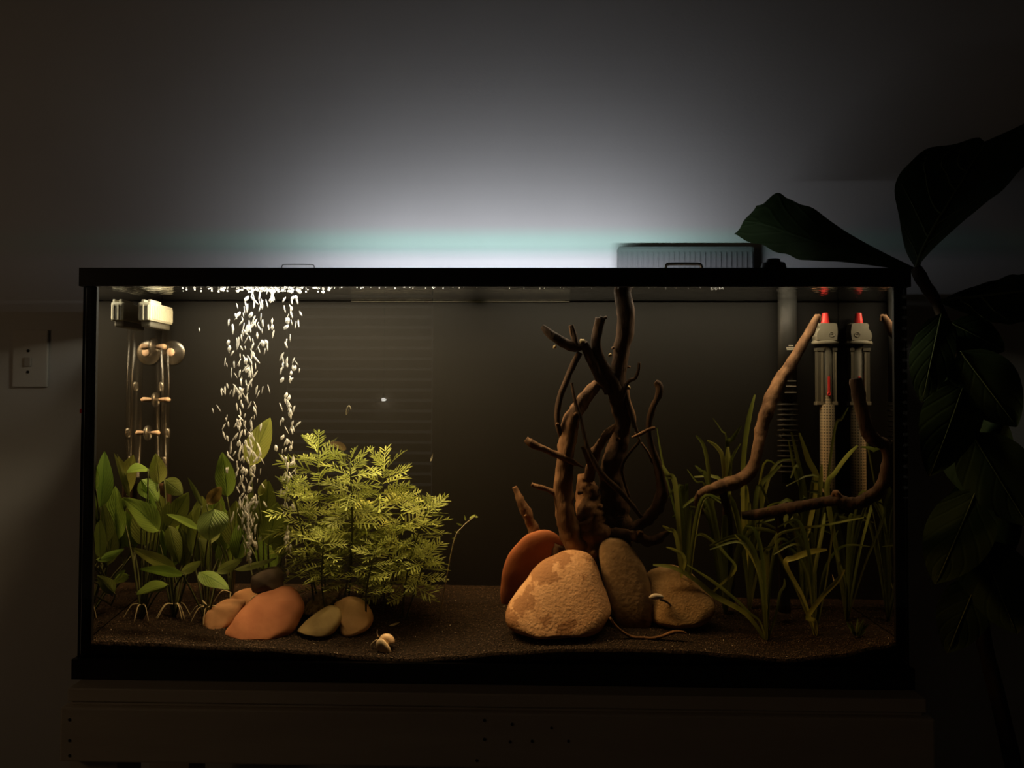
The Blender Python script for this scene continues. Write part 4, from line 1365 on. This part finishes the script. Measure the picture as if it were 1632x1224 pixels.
# ------------------------------------------------------------------ air bubbles
def bub_mesh(seed, ln):
    r = random.Random(seed)
    vs, fs = [], []
    n, sd = 7, 8
    for i in range(n + 1):
        t = i / n
        rad = max(.02, sin(pi * t) ** .5)
        ox, oy = .22 * sin(t * 5 + seed), .2 * cos(t * 4 + seed * 2)
        for k in range(sd):
            a = 2 * pi * k / sd
            vs.append((ox + rad * cos(a) * (1 + .15 * sin(t * 9 + seed)), oy + rad * sin(a), (t - .5) * 2 * ln))
    for i in range(n):
        for k in range(sd):
            k2 = (k + 1) % sd
            fs.append([i * sd + k, i * sd + k2, (i + 1) * sd + k2, (i + 1) * sd + k])
    me = bpy.data.meshes.new('air_bubble')
    me.from_pydata(vs, [], fs)
    me.materials.append(M_bubble)
    me.polygons.foreach_set('use_smooth', [True] * len(me.polygons))
    return me


BM = [bub_mesh(1, 4.2), bub_mesh(2, 5.4), bub_mesh(3, 3.6), bub_mesh(4, 2.0), bub_mesh(5, 6.6)]
BR = random.Random(11)


def bubble(px, py, y, rpx, me, tilt, lab, grp):
    o = bpy.data.objects.new('air_bubble', me)
    COL.objects.link(o)
    o.location = W(px, py, y)
    k = rpx * spx(y)
    o.scale = (k, k, k)
    o.rotation_euler = (BR.uniform(-.2, .2), tilt, 0)
    tag(o, lab, 'bubble', grp)


for i in range(215):
    f = BR.random() ** .95
    py = 896 - f * 430
    cx = 399 - 10 * sin(f * 3.0) + (f > .8) * 8
    sp_ = 6 + 48 * f ** .9
    dx = BR.gauss(0, .5) * sp_
    big = BR.random()
    bubble(cx + dx, py, .125 + BR.uniform(-.02, .015), BR.uniform(1.1, 1.7) if big < .84 else BR.uniform(2.2, 3.0), BR.choice(BM[:3] + [BM[4]]) if big < .84 else BM[3], BR.gauss(0, .33),
           'small bright air bubble in the wide column through the pale leaf', 'bubbles in the wide column')
for i in range(85):
    f = BR.random() ** .9
    py = 915 - f * 445
    cx = 456 + 6 * f
    sp_ = 3 + 20 * f ** .8
    dx = BR.gauss(0, .55) * sp_
    big = BR.random()
    bubble(cx + dx, py, .115 + BR.uniform(-.015, .015), BR.uniform(1.0, 1.6) if big < .66 else BR.uniform(2.0, 2.8), BR.choice(BM[:3]) if big < .66 else BM[3], BR.gauss(0, .3),
           'small bright air bubble in the narrow column beside the wisteria', 'bubbles in the narrow column')
# the finest bubbles of both columns
vs, fs = [], []
for i in range(170):
    f = BR.random()
    px, py = (399 - 10 * sin(f * 3) + BR.gauss(0, .55) * (6 + 46 * f), 896 - f * 430) if i < 130 else (457 + 6 * f + BR.gauss(0, .6) * (4 + 20 * f), 915 - f * 445)
    y = .13 + BR.uniform(-.03, .02)
    p = W(px, py, y)
    r_ = BR.uniform(.5, .9) * spx(y)
    dx = BR.gauss(0, .35)
    ln = BR.uniform(3, 7) * spx(y)
    g = tubeg([(p.x - dx * ln, p.y, p.z - ln, r_ * .3), (p.x - dx * ln * .4, p.y, p.z - ln * .4, r_), (p.x + dx * ln * .4, p.y, p.z + ln * .4, r_), (p.x + dx * ln, p.y, p.z + ln, r_ * .3)], 5, 1)
    n = len(vs)
    vs += g[0]
    fs += [[k + n for k in q] for q in g[1]]
tag(mk('fine_bubbles', vs, fs, M_bubble), 'haze of the finest air bubbles rising in both columns', 'bubbles', kind='stuff')
# froth under the surface
vs, fs = [], []
def ball(c, r, rr):
    global vs, fs
    bm = bmesh.new()
    bmesh.ops.create_icosphere(bm, subdivisions=1, radius=r)
    n = len(vs)
    bm.verts.index_update()
    vs += [v.co * 1 + c for v in bm.verts]
    fs += [[v.index + n for v in f.verts] for f in bm.faces]
    bm.free()
for i in range(150):
    px = BR.gauss(425, 38) if i < 130 else BR.uniform(290, 360)
    y = dep(BR.uniform(.03, .14))
    p = A(px, 462, y)
    ball(Vector((p.x, y, ZW - BR.uniform(.0006, .003))), BR.uniform(.0010, .0028) * (1 if i < 130 else .6), BR)
tag(mk('surface_froth', vs, fs, M_bubble), 'white froth of bubbles under the water surface above the columns', 'froth', kind='stuff')
vs, fs = [], []
for i in range(170):
    px = BR.choice([BR.uniform(500, 545), BR.uniform(565, 700), BR.uniform(640, 960), BR.uniform(700, 1100), BR.uniform(1010, 1150)])
    y = dep(BR.uniform(.03, .10))
    p = A(px, 464, y)
    ball(Vector((p.x, y, ZW - .0008)), BR.uniform(.0004, .0009), BR)
for k in range(9):
    y = dep(.09) + BR.uniform(-.006, .006)
    p = A(1140 + BR.uniform(-14, 14), 469, y)
    ball(Vector((p.x, y, ZW - .001)), BR.uniform(.001, .0028), BR)
tag(mk('surface_specks', vs, fs, M_bubble), 'line of tiny bubbles dotted under the water surface', 'froth', kind='stuff')

# ------------------------------------------------------------------ snails
sc = W(612, 1042, .045)
sn = empty('snail', (sc.x, sc.y, sand(sc.x, sc.y)), 'cream snail with two feelers on the open sand', 'snail')
u = spx(.045)
def sp3(px, py, dy=0.0):
    p = W(px, py, .045)
    p.y += dy
    return p
c0 = sp3(614, 1023, .002)
vs, fs = [], []
turns, n, sd = 2.4, 60, 14
for i in range(n + 1):
    t = i / n
    ang = -t * turns * 2 * pi + 2.4
    gr = 1.9 ** (-(1 - t) * turns)
    R = 9.6 * u * gr
    rad = 8.4 * u * gr
    ctr = c0 + Vector((R * .72 * cos(ang) + .4 * u, (1 - t) * 5 * u - 2 * u * t, R * .72 * sin(ang)))
    out = Vector((cos(ang), 0, sin(ang)))
    for k in range(sd):
        a = 2 * pi * k / sd
        vs.append(ctr + (out * cos(a) + Vector((0, 1, 0)) * sin(a)) * rad)
for i in range(n):
    for k in range(sd):
        k2 = (k + 1) % sd
        fs.append([i * sd + k, i * sd + k2, (i + 1) * sd + k2, (i + 1) * sd + k])
fs.append([n * sd + k for k in range(sd)])
mk('shell', vs, fs, M_snail, sn)
g = blobg([(600, 1024), (604, 1018), (610, 1018), (617, 1025), (622, 1033), (623, 1041), (617, 1042), (608, 1040), (601, 1034)], .035, .004, .8, rough=.01)
g = ([v + Vector((0, -.001, 0)) for v in g[0]], g[1])
mk('foot', g[0], g[1], M_snailb, sn)
g = tubeg([(*sp3(603, 1015), .8 * u), (*sp3(601, 1010), .6 * u), (*sp3(601.5, 1003), .3 * u)], 6, 4)
mk('feeler', g[0], g[1], M_snailb, sn)
g = tubeg([(*sp3(601, 1019, -.002), .9 * u), (*sp3(596, 1022, -.002), .7 * u), (*sp3(592, 1026, -.002), .6 * u), (*sp3(590, 1031, -.002), .3 * u)], 6, 4)
mk('feeler', g[0], g[1], M_snailb, sn)

p = W(1047, 955, .10)
s2 = empty('snail', p, 'tiny pale elongated snail clinging to the brown domed stone', 'snail')
g = blobg([(1035, 952), (1040, 947), (1048, 946), (1056, 949), (1057, 953), (1050, 956), (1041, 956)], .098, .004, .8, rough=.02)
mk('shell', g[0], g[1], M_speck, s2)
rows = [(*W(1052, 955, .103), .0022), (*W(1060, 958, .105), .0018), (*W(1066, 962, .107), .0014), (*W(1072, 966, .109), .0005)]
g = tubeg(rows, 8, 3)
mk('foot', g[0], g[1], M_snailshade, s2)  # dark tail piece stands for the snail's cast shadow

# ------------------------------------------------------------------ fiddle leaf fig beside the tank
fx = Vector((.90, .10, 0.0))
fig = empty('fiddle_leaf_fig', (fx.x, fx.y, 0.0), 'tall potted fig with big dark leaves beside the aquarium', 'potted plant')
g = latheg([(.10, 0.0), (.11, .02), (.14, .26), (.145, .28), (.13, .28), (.125, .25)], fx.x, fx.y, 28)
mk('pot', g[0], g[1], M_pot, fig)
g = latheg([(.12, .24), (.124, .252)], fx.x, fx.y, 28)
mk('soil', g[0], g[1], M_soil, fig)
rows = [(fx.x, fx.y, .22, .013)]
for a, b, y, r in [(1600, 1150, .10, .012), (1565, 1000, .11, .011), (1560, 800, .11, .010), (1545, 650, .10, .009), (1520, 550, .09, .008), (1500, 500, .08, .008), (1486, 470, .085, .009), (1474, 452, .09, .009), (1466, 440, .095, .010), (1460, 428, .10, .008)]:
    p = A(a, b, y)
    rows.append((p.x, p.y, p.z, r))
g = tubeg(rows, 10, 5, .2, 60)
mk('trunk', g[0], g[1], M_bark, fig)


def fig_leaf(midrib, left, right, dep_mid, dl_, dr_, vein=True, veins=()):
    """midrib px path with matching left and right edge px paths; dl_, dr_: how far the two halves swing in depth"""
    n = 9
    mm = catmull([list(p) for p in midrib], n)
    ll = catmull([list(p) for p in left], n)
    r2 = catmull([list(p) for p in right], n)
    vs, fs, uv = [], [], []
    K = len(mm)
    for i in range(K):
        u_ = i / (K - 1)
        ym = dep_mid[0] + (dep_mid[1] - dep_mid[0]) * u_
        for j in range(9):
            v = j / 8
            if v <= .5:
                f = 1 - v * 2
                px, py = mm[i][0] + (ll[i][0] - mm[i][0]) * f, mm[i][1] + (ll[i][1] - mm[i][1]) * f
                y = ym + dl_ * f ** 1.3 * sin(pi * min(1, u_ + .08))
            else:
                f = v * 2 - 1
                px, py = mm[i][0] + (r2[i][0] - mm[i][0]) * f, mm[i][1] + (r2[i][1] - mm[i][1]) * f
                y = ym + dr_ * f ** 1.3 * sin(pi * min(1, u_ + .08))
            y += .006 * sin(u_ * 14 + v * 4) * abs(v - .5) * 2
            px += 2.2 * sin(u_ * 31 + v * 9) * max(0, u_ - .45)
            py += 4.0 * sin(u_ * 37 + v * 5) * (abs(v - .5) * 2) ** 2 * max(0, u_ - .3)
            vs.append(A(px, py, y))
            uv.append((u_, v))
    for i in range(K - 1):
        for j in range(8):
            a = i * 9 + j
            fs.append([a, a + 1, a + 10, a + 9])
    lf = mk('leaf', vs, fs, M_fig, fig, uvs=uv)
    if vein:
        rows = []
        for i in range(0, K, 3):
            u_ = i / (K - 1)
            p = vs[i * 9 + 4] + Vector((0, -.001, 0))
            rows.append((*p, .0034 * (1 - u_) + .0008))
        g = tubeg(rows, 6, 2)
        mk('midrib', g[0], g[1], M_figv, lf)
        for (u0, u1, half) in veins:
            rows = []
            for k in range(7):
                t = k / 6
                i = min(K - 1, int((u0 + (u1 - u0) * t ** 1.3) * (K - 1)))
                f = t * .92 * 4
                jf = 4 - f if half < 0 else 4 + f
                j0 = int(jf)
                fr = jf - j0
                p = vs[i * 9 + j0].lerp(vs[i * 9 + min(8, j0 + 1)], fr) + Vector((0, -.0012, 0))
                rows.append((*p, .0013 * (1 - t) + .0004))
            g = tubeg(rows, 5, 2)
            mk('vein', g[0], g[1], M_figv, lf)
    return lf


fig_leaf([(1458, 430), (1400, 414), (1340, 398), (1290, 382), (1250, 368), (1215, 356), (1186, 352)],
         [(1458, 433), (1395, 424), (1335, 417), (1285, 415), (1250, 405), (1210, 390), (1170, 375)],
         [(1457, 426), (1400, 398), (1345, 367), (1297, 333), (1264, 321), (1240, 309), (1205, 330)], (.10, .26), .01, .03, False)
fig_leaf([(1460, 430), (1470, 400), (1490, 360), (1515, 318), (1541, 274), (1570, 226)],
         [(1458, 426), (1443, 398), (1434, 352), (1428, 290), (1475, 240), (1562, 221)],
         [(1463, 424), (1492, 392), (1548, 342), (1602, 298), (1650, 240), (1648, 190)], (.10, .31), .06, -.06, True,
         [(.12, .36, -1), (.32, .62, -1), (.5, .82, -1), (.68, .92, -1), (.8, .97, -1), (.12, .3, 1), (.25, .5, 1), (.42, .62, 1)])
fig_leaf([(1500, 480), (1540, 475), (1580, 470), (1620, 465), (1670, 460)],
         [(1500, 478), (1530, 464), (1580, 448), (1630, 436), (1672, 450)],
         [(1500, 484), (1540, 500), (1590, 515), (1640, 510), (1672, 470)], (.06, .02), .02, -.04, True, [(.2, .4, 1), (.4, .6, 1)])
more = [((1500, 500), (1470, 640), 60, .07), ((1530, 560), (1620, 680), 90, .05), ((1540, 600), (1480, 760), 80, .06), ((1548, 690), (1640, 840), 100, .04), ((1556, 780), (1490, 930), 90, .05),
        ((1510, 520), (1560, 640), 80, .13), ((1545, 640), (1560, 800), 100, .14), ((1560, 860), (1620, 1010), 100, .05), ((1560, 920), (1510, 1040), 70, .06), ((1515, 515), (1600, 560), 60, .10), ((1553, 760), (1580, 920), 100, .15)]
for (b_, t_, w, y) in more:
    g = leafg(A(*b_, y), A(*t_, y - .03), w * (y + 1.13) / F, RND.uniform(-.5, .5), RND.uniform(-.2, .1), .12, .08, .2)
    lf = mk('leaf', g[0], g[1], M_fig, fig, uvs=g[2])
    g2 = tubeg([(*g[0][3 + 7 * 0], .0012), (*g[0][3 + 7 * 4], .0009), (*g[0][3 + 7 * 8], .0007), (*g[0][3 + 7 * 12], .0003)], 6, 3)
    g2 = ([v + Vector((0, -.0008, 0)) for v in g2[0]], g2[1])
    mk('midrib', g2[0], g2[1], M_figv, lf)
